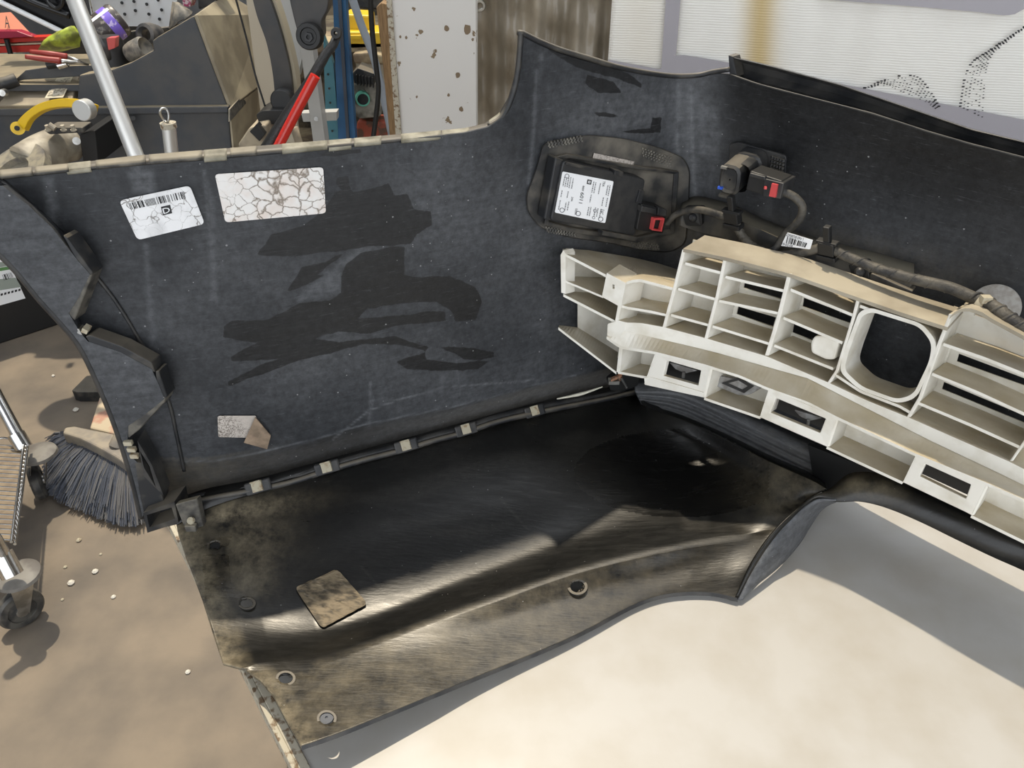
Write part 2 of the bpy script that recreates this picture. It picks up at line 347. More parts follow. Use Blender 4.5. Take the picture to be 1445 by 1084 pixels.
# ------------------------------------------------------------------ floor and table
struct('floor', MB().add([(-6, -2, 0), (6, -2, 0), (6, 9, 0), (-6, 9, 0)], [(0, 1, 2, 3)]), M['concrete'], recalc=False)
tb = thing('work_table', 'white-topped work table with a worn metal edge under the bumper', 'table', (0.2, .6, 0))
E0 = Pt(345, 955); ed = Vector((-.59, .81, 0)).normalized(); ex = Vector((.81, .59, 0)).normalized()
A_ = E0-ed*.62; B_ = E0+ed*.44
top = [A_, A_+ex*1.9, B_+ex*1.9, B_]
inset = [p+(sum(top, Vector())/4-p).normalized()*.012 for p in top]
obj('table_top', MB().prism([Vector((p.x, p.y, T-.002)) for p in inset], (0, 0, -.028)), M['tabletop'], tb, bevel=.002)
for a, b in ((0, 1), (1, 2), (2, 3), (3, 0)):
    d = (top[b]-top[a]).normalized(); n = Vector((-d.y, d.x, 0)); c = (top[a]+top[b])/2
    obj('edge_trim', MB().box((c.x+n.x*.004, c.y+n.y*.004, T-.018), (top[b]-top[a]).length, .006, .036, d, n).box((c.x+n.x*.012, c.y+n.y*.012, T-.001), (top[b]-top[a]).length-.02, .010, .003, d, n), M['rust'], tb, bevel=.001)
for p in (A_+ex*.08+ed*.08, A_+ex*1.8+ed*.08, B_+ex*1.8-ed*.08, B_+ex*.1-ed*.10):
    obj('leg', MB().box((p.x, p.y, (T-.03)/2), .05, .05, T-.032, ex, ed), M['steel'], tb, bevel=.003)

# ------------------------------------------------------------------ bumper cover
bp = thing('bumper_cover', 'large black car bumper cover lying with its inner side up on the white table', 'car part', (0, .9, T))
TOP = [(-95, 262), (-40, 254), (0, 250), (95, 240), (130, 236), (200, 230), (300, 222), (400, 213), (500, 203), (600, 194), (655, 188), (688, 180), (708, 166), (722, 140), (730, 110), (734, 78), (737, 50)]
TOP2 = [(737, 50), (760, 62), (790, 74), (830, 86), (870, 96), (910, 104), (950, 108), (985, 107), (1008, 103), (1031, 105)]
TOP3 = [(1031, 105), (1071, 119), (1148, 139), (1231, 160), (1308, 185), (1370, 203), (1445, 222), (1540, 250)]
LEFT = [(-95, 262), (-50, 312), (0, 357), (26, 384), (58, 423), (87, 455), (113, 487), (140, 542), (161, 593), (178, 644), (191, 690), (200, 730)]
BOT = [(200, 730), (228, 712), (290, 697), (360, 683), (460, 656), (570, 625), (655, 601), (750, 574), (860, 550), (905, 541), (960, 575), (1050, 612), (1160, 640), (1300, 664), (1445, 715), (1540, 750)]
NU, NV = 620, 190
tt = [list(p) for p in linear(dens(TOP, 4, False), 330)]+[list(p) for p in linear(dens(TOP2, 4, False), 121)][1:]+[list(p) for p in linear(TOP3, NU-330-120+1)][1:]
NU = len(tt)
# bottom parameter follows x of the top for x>200
lb = catmull(LEFT, NV); bd = np.array(catmull(BOT, 600))
rt = np.array([[1540, 250+(750-250)*j/(NV-1)] for j in range(NV)])
tx = np.array(tt); L = np.concatenate([[0], np.cumsum(np.linalg.norm(np.diff(tx, axis=0), axis=1))]); 
s_top = (tx[:, 0]+95)/(1540+95)
bx = 200+(1540-200)*np.clip(s_top, 0, 1)**1.0
# blend so that interior columns stay nearly upright in the picture
xb = np.where(tx[:, 0] < 700, 200+(tx[:, 0]+95)*(690-200)/(795.), tx[:, 0]+(690-700)*np.clip(1-(tx[:, 0]-700)/250, 0, 1))
xb = np.maximum.accumulate(xb)
bt = np.stack([xb, np.interp(xb, bd[:, 0], bd[:, 1])], 1)
lb = np.array(lb)
STA = [crop(130, 200, .3945, P) for P in [
 [(590,405),(640,330),(760,300),(830,240),(870,180),(900,175),(870,150),(875,130),(915,122),(920,150),(930,180),(1010,165),(1060,150),(1080,190),(1130,185),(1150,240),(1210,250),(1215,300),(1160,330),(1140,365),(980,375),(880,390),(790,400),(720,412)],
 [(890,490),(905,440),(960,400),(1080,375),(1118,378),(1115,480),(1280,482),(1370,520),(1395,575),(1370,640),(1300,640),(1280,600),(1230,575),(1100,580),(985,598),(950,635),(1100,622),(1200,605),(1260,610),(1265,640),(1170,650),(1090,660),(990,685),(880,680),(790,705),(880,718),(980,705),(1090,695),(1200,735),(1190,748),(1080,725),(960,728),(860,752),(720,790),(600,835),(490,875),(485,860),(600,800),(680,775),(500,785),(495,770),(560,735),(600,720),(470,700),(470,660),(500,640),(620,640),(740,580),(850,565),(890,540)],
 [(700,535),(750,450),(830,430),(910,395),(870,425),(800,480),(830,475),(770,510)],
 [(1230,735),(1330,735),(1440,750),(1440,775),(1330,780),(1280,750)],
 [(1090,790),(1130,770),(1190,755),(1190,780),(1300,790),(1420,785),(1380,815),(1240,820),(1130,810)],
 [(800,45),(860,30),(960,25),(965,40),(900,50),(820,52)]]]
STA += [crop(660, 0, .263, P) for P in [[(400,240),(640,320),(860,390),(930,450),(930,470),(800,420),(600,370),(480,300)], [(670,600),(740,600),(830,630),(700,625)], [(790,705),(980,690),(990,630),(1040,630),(1030,710),(880,715)], [(640,400),(780,440),(830,500),(700,500),(630,450)]]]
HAZ = [crop(130, 200, .3945, P) for P in [[(890,540),(900,490),(880,450),(1040,380),(960,370),(860,460),(760,530),(740,570)], [(130,110),(215,100),(230,190),(150,180)]]]
HAZ += [crop(660, 0, .263, P) for P in [[(1180,450),(1215,450),(1210,700),(1190,840),(1160,840)], [(1130,560),(1145,640),(1125,800),(1095,860),(1100,740)], [(395,280),(405,280),(350,760),(335,760)], [(870,560),(930,500),(1050,520),(1060,600),(990,680),(880,680)], [(1230,560),(1330,560),(1370,700),(1350,880),(1240,840)], [(500,520),(580,470),(600,480),(510,530)]]]
HAZ += [[(62, 255), (75, 250), (82, 300), (78, 335), (66, 300)], [(20, 275), (26, 275), (28, 305), (20, 298)], [(288, 240), (294, 280), (300, 420), (306, 420), (300, 280)], [(520, 560), (528, 560), (524, 605), (516, 605)], [(204, 345), (208, 345), (222, 520), (214, 520)], [(185, 235), (197, 232), (202, 262), (196, 272)]]
# white scratch line above the fold
SCR = [(262, 652), (300, 651), (360, 640), (440, 622), (500, 603), (560, 590), (660, 570), (760, 542), (812, 530)]
SCR2 = [(470, 620), (520, 580), (560, 565), (630, 546), (700, 541), (760, 536)]
def seg_d(x, y, P):
    d = 1e9
    for (a, b), (c, e) in zip(P, P[1:]):
        if not (min(a, c)-8 < x < max(a, c)+8): continue
        t = max(0, min(1, ((x-a)*(c-a)+(y-b)*(e-b))/((c-a)**2+(e-b)**2))); d = min(d, math.hypot(x-a-t*(c-a), y-b-t*(e-b)))
    return d
rows = []; PXC = []
for j in range(NV):
    v = j/(NV-1); r = []
    for i in range(NU):
        u = i/(NU-1); us = (tx[i, 0]-tx[0, 0])/(tx[-1, 0]-tx[0, 0])
        p = (1-v)*tx[i]+v*bt[i]
        corr = (lb[j]-((1-v)*tx[0]+v*bt[0]))*(1-us)**6
        p = p+corr; r.append(p)
    PXC.append(r)
PXC = np.array(PXC)
foldx = [p[0] for p in SCR]; foldy = [p[1] for p in SCR]
X, Y = PXC[..., 0], PXC[..., 1]; FX = foldx+[860, 905, 1000]; FY = foldy+[518, 505, 480]
OFF = np.zeros(X.shape); fy = np.interp(X, FX, FY); by = np.interp(X, bd[:, 0], bd[:, 1])
k = np.clip((Y-fy)/np.maximum(1, by-fy), 0, 1); OFF += np.where((X > 205) & (X < 1000), -.020*np.sin(k*math.pi*.5)*np.clip((X-205)/30, 0, 1), 0)     # undercut below the fold line
ty = np.interp(X, [1031, 1445, 1540], [105, 222, 250]); k = (Y-ty)/330.; OFF += -.020*np.sin(np.clip(k*1.25, 0, 1)*math.pi)*np.clip((X-1000)/90, 0, 1)
OFF += np.where((X > 560) & (X < 780), .003*(1-np.cos((X-560)/220*2*math.pi))*np.clip((330-Y)/150, 0, 1), 0)
OFF += .004*np.clip(sdist(X, Y, [(1040, 330), (1140, 230), (1600, 330), (1600, 480)], 30), 0, 1)
rows = [[WALL(X[j, i], Y[j, i], float(OFF[j, i])) for i in range(NU)] for j in range(NV)]
wiped = np.zeros(X.shape)
for P_ in STA: wiped = np.maximum(wiped, sdist(X, Y, P_, 3.0))
clean = (.85*np.clip((X-985)/60, 0, 1)*np.clip(1-(Y-(170+(X-1000)*.33))/150, .15, 1)).ravel()
haze = np.zeros(X.shape)
for P_ in HAZ: haze = np.maximum(haze, .55*sdist(X, Y, P_, 5.0))
for P_ in (SCR, SCR2): haze = np.maximum(haze, sdist(X, Y, P_, 1.9, False))
for P_, w_, st in (([(757, 100), (752, 200), (746, 260)], 5, .7), ([(958, 120), (955, 200), (962, 300)], 7, .8), ([(975, 140), (978, 230), (985, 330)], 6, .9), ([(205, 345), (212, 430), (220, 520)], 4, .5), ([(288, 240), (296, 330), (306, 430)], 3.5, .45), ([(640, 480), (650, 560)], 3, .4), ([(523, 540), (521, 600)], 4, .7), ([(527, 560), (520, 600)], 4, .7), ([(640, 240), (680, 232)], 2, .5), ([(560, 230), (600, 250), (590, 275)], 3, .35), ([(195, 232), (197, 262)], 4, .7), ([(70, 255), (76, 320)], 7, .6), ([(21, 275), (26, 303)], 5, .8), ([(930, 250), (942, 300)], 5, .6)):
    haze = np.maximum(haze, st*sdist(X, Y, P_, w_, False))
G = lambda a, b, c, d, e: e*np.exp(-(((X-a)/c)**2+((Y-b)/d)**2))
haze = np.maximum.reduce([haze, G(650, 300, 90, 90, .40), G(600, 560, 280, 50, .22), G(1330, 330, 160, 50, .4), G(850, 165, 90, 60, .42), G(210, 640, 90, 60, .2), G(960, 200, 50, 130, .3)])
dirt = np.where((Y > np.interp(X, foldx, foldy)-6) & (X < 420), np.clip(1-(X-200)/220, 0, 1)*.9, 0)
dirt = np.maximum.reduce([dirt, G(1000, 330, 120, 30, .7), .75*np.exp(-(((X-1200)/200)**2+((Y-(355+(X-1200)*.23))/26)**2))])
wiped, haze, dirt = wiped.ravel(), haze.ravel(), dirt.ravel()
obj('fascia', MB().grid(rows), M['wall'], bp, smooth=True, solid=.0035, attr={'wiped': wiped, 'haze': haze, 'dirt': dirt, 'clean': clean}, recalc=False)
FB = rows[-1]

# top rim with its dusty tabs
def strip(name, P0, P1, o0, o1, m, n=80, th=.002, up=0.0, parent=bp, label=None):
    a = linear(dens(P0, 3, False), n); b = linear(dens(P1, 3, False), n)
    mb = MB().grid([[WALL(*p, o0) for p in a], [WALL(*q, o1)+Vector((0, 0, up)) for q in b]])
    return obj(name, mb, m, parent, solid=th, label=label, smooth='auto')
RU = [(-95, 255), (-40, 244), (0, 240), (95, 231), (130, 227), (200, 219), (300, 211), (400, 203), (500, 195), (600, 186), (655, 181), (684, 174), (704, 160), (717, 138), (725, 110), (731, 78), (736, 46)]
strip('top_rim', [(x, y+1) for x, y in TOP], RU, .001, -.014, M['blkdust'], n=200)
for x0, x1, k in ((0, 45, 0), (50, 96, 0), (94, 128, 4), (135, 205, 0), (210, 285, 0), (288, 320, 4), (325, 362, 0), (398, 462, 2), (464, 496, 5), (500, 538, 2), (566, 622, 3), (624, 662, 4), (690, 705, 2)):
    tu = [(x, np.interp(x, [p[0] for p in RU], [p[1] for p in RU])+1) for x in np.linspace(x0, x1, 6)]; td = [(x, np.interp(x, [p[0] for p in TOP], [p[1] for p in TOP])+k-1) for x in np.linspace(x0, x1, 6)]
    strip('tab', td, tu, .0035, -.012, M['rim'] if x0 > 330 or k == 4 else M['dust_lit'], n=12, th=.003, up=.001)
EDG = [(731, 44), (737, 45), (760, 56), (790, 68), (830, 80), (870, 92), (910, 100), (950, 105), (985, 104), (1008, 99), (1030, 96)]
obj('edge_bead', MB().tube([WALL(x, y+2, .001) for x, y in EDG], .0032, 8, smooth=60), M['blkdust'], bp, smooth=True)
obj('edge_bead', MB().tube([WALL(x, y, .001) for x, y in [(690, 178), (708, 165), (721, 140), (729, 110), (733, 78), (735, 46)]], .0035, 8, smooth=50), M['blkdust'], bp, smooth=True)
# fascia channel along the top right
CU = [(1029, 80), (1092, 95), (1185, 120), (1277, 151), (1370, 183), (1445, 201), (1540, 226)]
a = linear([(1031, 104), (1071, 118), (1148, 138), (1231, 159), (1308, 184), (1370, 202), (1445, 221), (1540, 249)], 60); b = linear(CU, 60)
prof = []
for q, (k, o) in enumerate(((0, .004), (0, .0), (.12, -.014), (.5, -.022), (.85, -.020), (.93, -.004), (1, -.002), (1.06, -.03))):
    prof.append([WALL(*(np.array(p)*(1-k)+np.array(r)*k), o) for p, r in zip(a, b)])
obj('top_channel', MB().grid(prof), M['blk'], bp, smooth='auto', solid=.002)
obj('channel_end', MB().prism([WALL(1028, 78, -.002), WALL(1034, 80, -.002), WALL(1040, 108, .002), WALL(1030, 108, .002)], (.012, .012, 0)), M['blkdust'], bp)
# ribs along the front fascia below the channel (bracket and rear shelf come later)

# wheel arch flange with its zigzag edge
SEAM = [(3, 255), (39, 284), (74, 316), (105, 347), (131, 384), (158, 418), (179, 450), (197, 481), (208, 499), (238, 567), (250, 618), (260, 665)]
obj('seam_ridge', MB().tube([WALL(x, y, .001) for x, y in SEAM], .0022, 8, smooth=70), M['blk'], bp, smooth=True)
zig = [(-95, 275), (-60, 268), (3, 262), (40, 290), (74, 322), (92, 345), (110, 368), (127, 387), (112, 418), (97, 442), (103, 452), (112, 468), (124, 482), (170, 497), (214, 521), (224, 543), (232, 563), (205, 585), (181, 601), (180, 622), (186, 645), (196, 655), (206, 672), (214, 700)]
poly = [(x+1, y) for x, y in catmull(LEFT, 40)]+[(p[0], p[1]) for p in reversed(zig)]
poly2 = dens(poly, 9)
mb = MB(); n = len(poly2); fr = [WALL(x, y, .034) for x, y in poly2]; bk = [WALL(x+9, y-1, .002) for x, y in poly2]
mb.add(fr+bk, [tuple(range(n))]+[(i, (i+1) % n, (i+1) % n+n, i+n) for i in range(n)])
nn = len(mb.v); o = obj('arch_flange', mb, M['wall'], bp, solid=.002, attr={'wiped': [0]*nn, 'haze': [.35]*nn, 'dirt': [0]*nn})
b = bmesh.new(); b.from_mesh(o.data); bmesh.ops.triangulate(b, faces=[f for f in b.faces if len(f.verts) > 4]); b.to_mesh(o.data); b.free()
def ribbon(P, o0, o1, dx, m, name='flange_wall', w=0):
    p = dens(P, 4, False); return obj(name, MB().grid([[WALL(x, y, o0) for x, y in p], [WALL(x+dx, y+w, o1) for x, y in p]]), m, bp, solid=.002)
for P_, m_ in (([(88, 332), (95, 336), (131, 385), (127, 393), (117, 385)], 'blkdust'), ([(116, 386), (130, 387), (127, 396), (105, 453), (96, 443), (98, 436)], 'dust_lit'), ([(120, 475), (126, 473), (172, 489), (214, 512), (219, 526), (170, 510), (136, 499)], 'blkdust'), ([(219, 524), (224, 524), (236, 560), (231, 564), (222, 552)], 'blkdust'), ([(221, 553), (234, 560), (232, 568), (196, 607), (181, 619), (178, 600)], 'dust_lit')):
    obj('flange_rib', MB().prism([WALL(x, y, .0335) for x, y in P_], (.002, .020, -.002)), M[m_], bp, bevel=.0012)  # tan ribs are coloured as lit faces, black ones as unlit faces
obj('arch_lip', MB().tube([WALL(x, y, .012) for x, y in LEFT], .0045, 8, smooth=80), M['blk'], bp, smooth=True)
obj('retainer', MB().prism([WALL(x, y, .034) for x, y in [(104, 464), (111, 464), (119, 478), (112, 481)]], (0, .01, 0)), M['steel'], bp)
obj('retainer', MB().prism([WALL(x, y, .034) for x, y in [(116, 463), (124, 467), (122, 472), (114, 469)]], (0, .01, 0)), M['clip'], bp)
for c in ((181, 625), (186, 634), (190, 643)): obj('retainer', MB().box(WALL(c[0], c[1], .036), .010, .006, .006), M['clip'], bp, bevel=.001)
# foot of the flange: folded bracket, open box end and screw lug
obj('flange_foot', MB().prism([WALL(x, y, .034) for x, y in [(188, 652), (206, 655), (222, 680), (229, 699), (232, 712), (203, 726), (196, 700)]], (0, .02, 0)), M['blkdust'], bp, bevel=.001)
obj('flange_foot', MB().ring([WALL(x, y, .04) for x, y in [(194, 622), (214, 656), (231, 700), (203, 672)]], [WALL(x, y, .04) for x, y in [(196, 634), (211, 658), (220, 688), (203, 660)]], (0, .022, 0)), M['blk'], bp)
obj('box_end', MB().ring([WALL(x, y, .045) for x, y in [(202, 724), (246, 708), (252, 738), (208, 752)]], [WALL(x, y, .045) for x, y in [(207, 727), (242, 716), (247, 732), (211, 745)]], (.004, .03, 0)), M['blkdust'], bp)
obj('box_end', MB().prism([WALL(x, y, .02) for x, y in [(204, 726), (246, 710), (250, 740), (209, 750)]], (.012, .01, 0)), M['blk'], bp)
lug = obj('screw_lug', MB().prism([WALL(x, y, .050) for x, y in [(247, 712), (278, 704), (287, 743), (264, 750), (257, 738)]], (.0, .012, -.004)).box(WALL(270, 744, .054), .014, .008, .010), M['dust_lit'], bp, bevel=.0015)
obj('screw', MB().lathe(WALL(270, 735, .056), (0, -.6, .8), [(0, .004), (.004, .004), (.005, .002), (.005, 0)], 12), M['clip'], lug)

# rail joining the side wall to the lower valance, with its metal clips
RAIL = [(228, 714), (290, 699), (360, 686), (410, 675), (460, 659), (515, 643), (570, 629), (612, 616), (655, 605), (700, 590), (755, 577), (810, 566), (860, 556), (900, 546)]
rp = [WALL(x, y, .0) for x, y in RAIL]
obj('rail', MB().tube(rp, [.006, .006, .006, .006, .005], 8, smooth=120), M['blk'], bp, smooth=True)
obj('rail', MB().tube([WALL(x, y+6, .010) for x, y in RAIL], .0042, 8, smooth=120), M['blkdust'], bp, smooth=True)
for cx, cy in ((363, 687), (461, 660), (573, 629), (658, 606), (755, 580)):
    c = WALL(cx, cy, .012); ax = (WALL(cx+8, cy-2.3, .012)-WALL(cx-8, cy+2.3, .012)).normalized()
    nn = Vector((0, -.78, .62)); az = ax.cross(nn).normalized()
    cl = obj('clip', MB().box(c, .0135, .013, .005, ax, az, nn).box(c+az*(.007 if az.z > 0 else -.007), .0135, .002, .012, ax, az, nn), M['clip'], bp, bevel=.0008)
    obj('clip_pad', MB().box(c-nn*.004, .034, .017, .005, ax, az, nn), M['blk'], cl, bevel=.003)
obj('scuffed_trim', MB().tube([WALL(x, y, .008) for x, y in [(786, 563), (820, 556), (850, 546)]], [.001, .0026, .001], 6, smooth=14), mat('scuff_white', (.75, .72, .60), .6), bp)

# ---- lower valance: a dished skin from the rail down to the table
VL = [(249, 741), (252, 756), (264, 791), (285, 845), (315, 936), (345, 944), (367, 960), (386, 982), (405, 1017), (425, 1053)]
C0 = [(249, 720), (290, 706), (360, 692), (460, 665), (570, 635), (655, 612), (755, 585), (860, 562), (900, 560), (912, 572), (960, 590), (1019, 617), (1088, 652), (1150, 680), (1166, 690)]
z0 = []
N0 = 300
c0 = catmull(C0, N0)
def zrail(x, y):
    return max(.026, WALL(x, y-2, .004).z-T) if x < 905 else max(.05, .055+(x-905)*.00010)
curves = []
c0p = [Pt(p[0], p[1], zrail(p[0], p[1])) for p in c0]
def curve(P, zl): # z list interpolated along param
    q = catmull([(x, y) for x, y in P], N0); zz = np.interp(np.linspace(0, 1, N0), np.linspace(0, 1, len(zl)), zl); return [Pt(a[0], a[1], z) for a, z in zip(q, zz)]
c1 = curve([(256, 760), (300, 745), (380, 728), (480, 706), (600, 676), (700, 650), (800, 626), (880, 606), (950, 612), (1010, 636), (1060, 672), (1095, 706), (1140, 705)], [.050, .058, .062, .062, .062, .062, .060, .056, .050, .044, .044, .052, .060])
c2 = curve([(270, 810), (330, 800), (430, 780), (540, 752), (650, 722), (760, 696), (860, 672), (940, 664), (1000, 672), (1048, 700), (1078, 727), (1120, 725)], [.042, .041, .042, .043, .043, .042, .039, .033, .027, .026, .042, .054])
c3 = curve([(295, 875), (350, 880), (430, 888), (530, 864), (640, 820), (750, 780), (850, 745), (930, 722), (1000, 722), (1040, 735), (1062, 748), (1103, 744)], [.033, .020, .011, .010, .010, .010, .010, .013, .016, .022, .034, .046])
c4 = curve([(318, 937), (352, 932), (440, 930), (540, 896), (631, 862), (720, 832), (797, 803), (880, 782), (1000, 758), (1050, 754), (1080, 754), (1092, 757)], [.036, .030, .027, .027, .027, .027, .027, .027, .028, .031, .036, .040])
c4b = curve([(330, 943), (360, 944), (444, 940), (540, 906), (631, 872), (720, 842), (797, 813), (880, 792), (1000, 768), (1050, 763), (1078, 762), (1088, 765)], [.034, .030, .029, .028, .028, .028, .028, .028, .029, .031, .034, .036])
c5 = curve([(385, 980), (410, 985), (500, 960), (600, 920), (700, 880), (800, 846), (880, 820), (960, 800), (1020, 800), (1050, 802), (1066, 800)], [.036, .033, .030, .026, .022, .019, .017, .016, .016, .020, .026])
c6 = curve([(427, 1053), (470, 1038), (520, 1018), (600, 985), (700, 944), (800, 903), (850, 878), (900, 848), (945, 835), (1000, 836), (1040, 845)], [.045, .040, .034, .028, .020, .015, .012, .010, .009, .008, .008])
# left boundary: keep first points on VL
lens = [0, .12, .25, .42, .60, .64, .82, 1.0]
cw = [WALL(p[0], p[1]-16, -.004) for p in c0]
CC = [c0p, c1, c2, c3, c4, c4b, c5, c6]
NR = 170
vt = np.linspace(0, 1, NR)
arr = np.zeros((NR, N0, 3))
for i in range(N0):
    P = [c[i] for c in CC]; q = catmull(P[:5], 108)+[P[5]]+catmull(P[5:], NR-108)[1:] 
    arr[:, i] = np.array(q)[:NR]
for i in range(1, NR):                     # relax the fold running out of the corner
    sg = 1+14*min(1, i/45.); K = int(3*sg); kr = np.exp(-.5*(np.arange(-K, K+1)/sg)**2); kr /= kr.sum()
    pad = np.concatenate([2*arr[i, :1]-arr[i, K:0:-1], arr[i], 2*arr[i, -1:]-arr[i, -2:-K-2:-1]]); sm = np.stack([np.convolve(pad[:, q], kr, 'valid') for q in range(3)], 1)
    w_ = np.clip((np.arange(N0)-100)/30, 0, 1)*np.clip((N0-12-np.arange(N0))/25, 0, 1)
    arr[i] += (sm-arr[i])*w_[:, None]
# snap the left border to the traced outline
vl = np.array(linear(VL, NR))
for j in range(NR):
    z = arr[j, 0, 2]-T; tgt = np.array(Pt(vl[j, 0], vl[j, 1], z)); d = tgt-arr[j, 0]
    for i in range(60): arr[j, i] += d*(1-i/60)**2
def proj(p):
    x, y, z = p[0], p[1], p[2]-CAMH; f = y*cp-z*sp; u = x/f; v = -(y*sp+z*cp)/f; return 722.5+u*F, 542+v*F
pix = np.array([[proj(p) for p in r] for r in arr])
holes = [((303, 769), 8, .6), ((348, 851), 9, .7), ((403, 957), 10, .75), ((461, 1014), 10, .85), ((815, 828), 10, .8)]
from_idx = np.arange(NR*N0).reshape(NR, N0)
P = pix.reshape(-1, 2); A3 = arr.reshape(-1, 3).copy(); dead = np.zeros(len(P), bool)
for (cx, cy), r, asp in holes:
    d = np.hypot(P[:, 0]-cx, (P[:, 1]-cy)/asp); dead |= d < r
    for k in np.where((d >= r) & (d < r*1.35))[0]:
        q = (P[k]-np.array((cx, cy)))*(r/d[k]); z = A3[k, 2]-T; A3[k] = Pt(cx+q[0], cy+q[1], z)
W_, Hz_, D_ = [], [], []
STV = [crop(180, 560, .263, P_) for P_ in [[(400,850),(540,850),(560,1000),(640,1084),(420,1084)], [(440,760),(560,750),(540,800),(460,820)]]]
HZV = [crop(500, 500, .346, P_) for P_ in [[(430,450),(620,400),(730,400),(700,440),(440,520),(250,600),(100,620),(0,590),(200,520)], [(1020,370),(1130,380),(1120,395),(1040,385)], [(1335,690),(1345,650),(1445,630),(1445,715),(1345,720)], [(290,720),(460,700),(640,690),(480,760),(340,740)], [(80,690),(430,650),(560,660),(300,690)], [(800,350),(940,310),(960,330),(850,365)]]]
VX, VY = P[:, 0], P[:, 1]
W_ = np.where((((VX-960)/150)**2+((VY-668)/62)**2 < 1) & (VX < 1085), 1., 0.)
for q in STV: W_ = np.maximum(W_, sdist(VX, VY, q, 4))
Hz_ = np.zeros(VX.shape)
for q, st in zip(HZV, (.45, .4, 1.0, .4, .3, .4)): Hz_ = np.maximum(Hz_, st*sdist(VX, VY, q, 5))
for q in ([(705, 702), (745, 748)], [(510, 800), (545, 840)], [(626, 790), (640, 808)]): Hz_ = np.maximum(Hz_, .8*sdist(VX, VY, q, 2, False))
lx = np.interp(VY, [p[1] for p in VL], [p[0] for p in VL]); D_ = np.clip(1-(VX-lx-4)/42, 0, 1)**.8
g = lambda a, b, c, d, e: e*np.exp(-(((VX-a)/c)**2+((VY-b)/d)**2))
D_ = np.maximum.reduce([D_, .95*np.exp(-(((VX-330)/90)**2+((VY-(722+(330-VX)*.15))/18)**2)), g(350, 800, 40, 50, .55), g(1130, 700, 70, 60, .5), g(455, 1000, 80, 50, .35), g(345, 760, 60, 60, .5), np.where(VY > np.interp(VX, [380, 631, 797, 1000], [965, 867, 808, 763]), .36*np.clip((1120-VX)/500, .12, 1), 0)])  # brown on the flange thins to the right, painting the shade there
W_, Hz_, D_ = list(W_), list(Hz_), list(D_)
fc = []
for j in range(NR-1):
    for i in range(N0-1):
        q = (from_idx[j, i], from_idx[j, i+1], from_idx[j+1, i+1], from_idx[j+1, i])
        if not any(dead[list(q)]): fc.append(tuple(int(a) for a in q))
mb = MB(); mb.v = [Vector(p) for p in A3]; mb.f = fc
nv0 = len(mb.v); mb.grid([cw, [tuple(q) for q in arr[0]]]); k_ = len(mb.v)-nv0; W_ += [0]*k_; Hz_ += [0]*k_; D_ += [0]*k_
obj('lower_valance', mb, M['val'], bp, smooth=True, solid=.003, attr={'wiped': W_, 'haze': Hz_, 'dirt': D_}, recalc=False)
for (cx, cy), r, asp in holes[1:]:
    k = int(np.argmin(np.hypot(P[:, 0]-cx, P[:, 1]-cy))); z = A3[k, 2]-T+.0008
    rg = lambda s: [Pt(cx+s*math.cos(a)*r, cy+s*math.sin(a)*r*asp, z) for a in np.linspace(0, 2*math.pi, 24, endpoint=False)]
    obj('hole_rim', MB().ring(rg(1.45), rg(1.0), (0, 0, -.002)), M['blkdust'], bp, bevel=.0005)
obj('plug_disc', MB().cyl(Pt(303, 769, .034), Pt(303, 769, .030), .013, 20), M['black'], bp)
z = .041; obj('screw_cap', MB().lathe(Pt(461, 1014, .0355), (0, 0, 1), [(0, 0), (.0075, 0), (.0075, .002), (.0015, .002), (.0012, .0005), (0, .0005)], 20), mat('grey_cap', (.09, .10, .12), .6), bp)
# outer lip of the valance, turned down to the table
lip = [np.array(p) for p in arr[-1]]
obj('valance_lip', MB().grid([[tuple(p) for p in lip], [(p[0]+.001, p[1]-.002, p[2]-.004) for p in lip]]), M['blk'], bp, solid=.002)
# grooved strip between the dish and the front fascia
S0 = catmull([(896, 552), (960, 556), (1050, 597), (1140, 640), (1215, 672)], 90); S1 = catmull([(906, 574), (960, 592), (1019, 618), (1088, 653), (1166, 692)], 90)
mb = MB(); prof = [(0, .080), (.12, .062), (.22, .066), (.30, .060), (.42, .054), (.50, .058), (.60, .050), (.72, .044), (.80, .049), (.90, .040), (1, .024), (1.06, .022)]
mb.grid([[WALL(a[0], a[1]-22, -.004) for a in S0]]+[[Pt(*(a*(1-k)+b_*k), z-.0002*i*.6) for i, (a, b_) in enumerate(zip(S0, S1))] for k, z in prof])
nn = len(mb.v)
obj('grooved_strip', mb, M['wall'], bp, smooth=True, solid=.002, attr={'wiped': [0]*nn, 'haze': [.9]*nn, 'dirt': [max(.15, (i % 90-35)/60) for i in range(nn)]}, recalc=False)
obj('inner_return', MB().prism([WALL(x, y, .055) for x, y in [(1140, 628), (1300, 690), (1310, 705), (1230, 690), (1170, 700), (1150, 690)]], (.004, .006, 0)), M['black'], bp)
# arch opening: ribbon that runs round the lamp opening and on along the bottom edge
I0 = [(1041, 846), (1062, 806), (1085, 770), (1110, 740), (1150, 706), (1185, 707), (1215, 707), (1250, 716), (1300, 737), (1350, 762), (1400, 786), (1445, 806), (1560, 862)]
I1 = [(1037, 843), (1056, 800), (1078, 765), (1103, 737), (1145, 703), (1170, 690), (1200, 668), (1240, 668), (1300, 690), (1350, 716), (1400, 742), (1445, 765), (1560, 822)]
zz0 = [.006, .030, .050, .066, .080, .088, .092, .092, .090, .084, .078, .072, .066]; zz1 = [.008, .034, .054, .070, .082, .082, .100, .110, .112, .110, .106, .102, .098]
a = catmull([tuple(Pt(x, y, z)) for (x, y), z in zip(I0, zz0)], 140); b = catmull([tuple(Pt(x, y, z)) for (x, y), z in zip(I1, zz1)], 140)
mb = MB().grid([a, [(p+q)/2+np.array((0, 0, .006)) for p, q in zip(a, b)], b]); nn = len(mb.v)
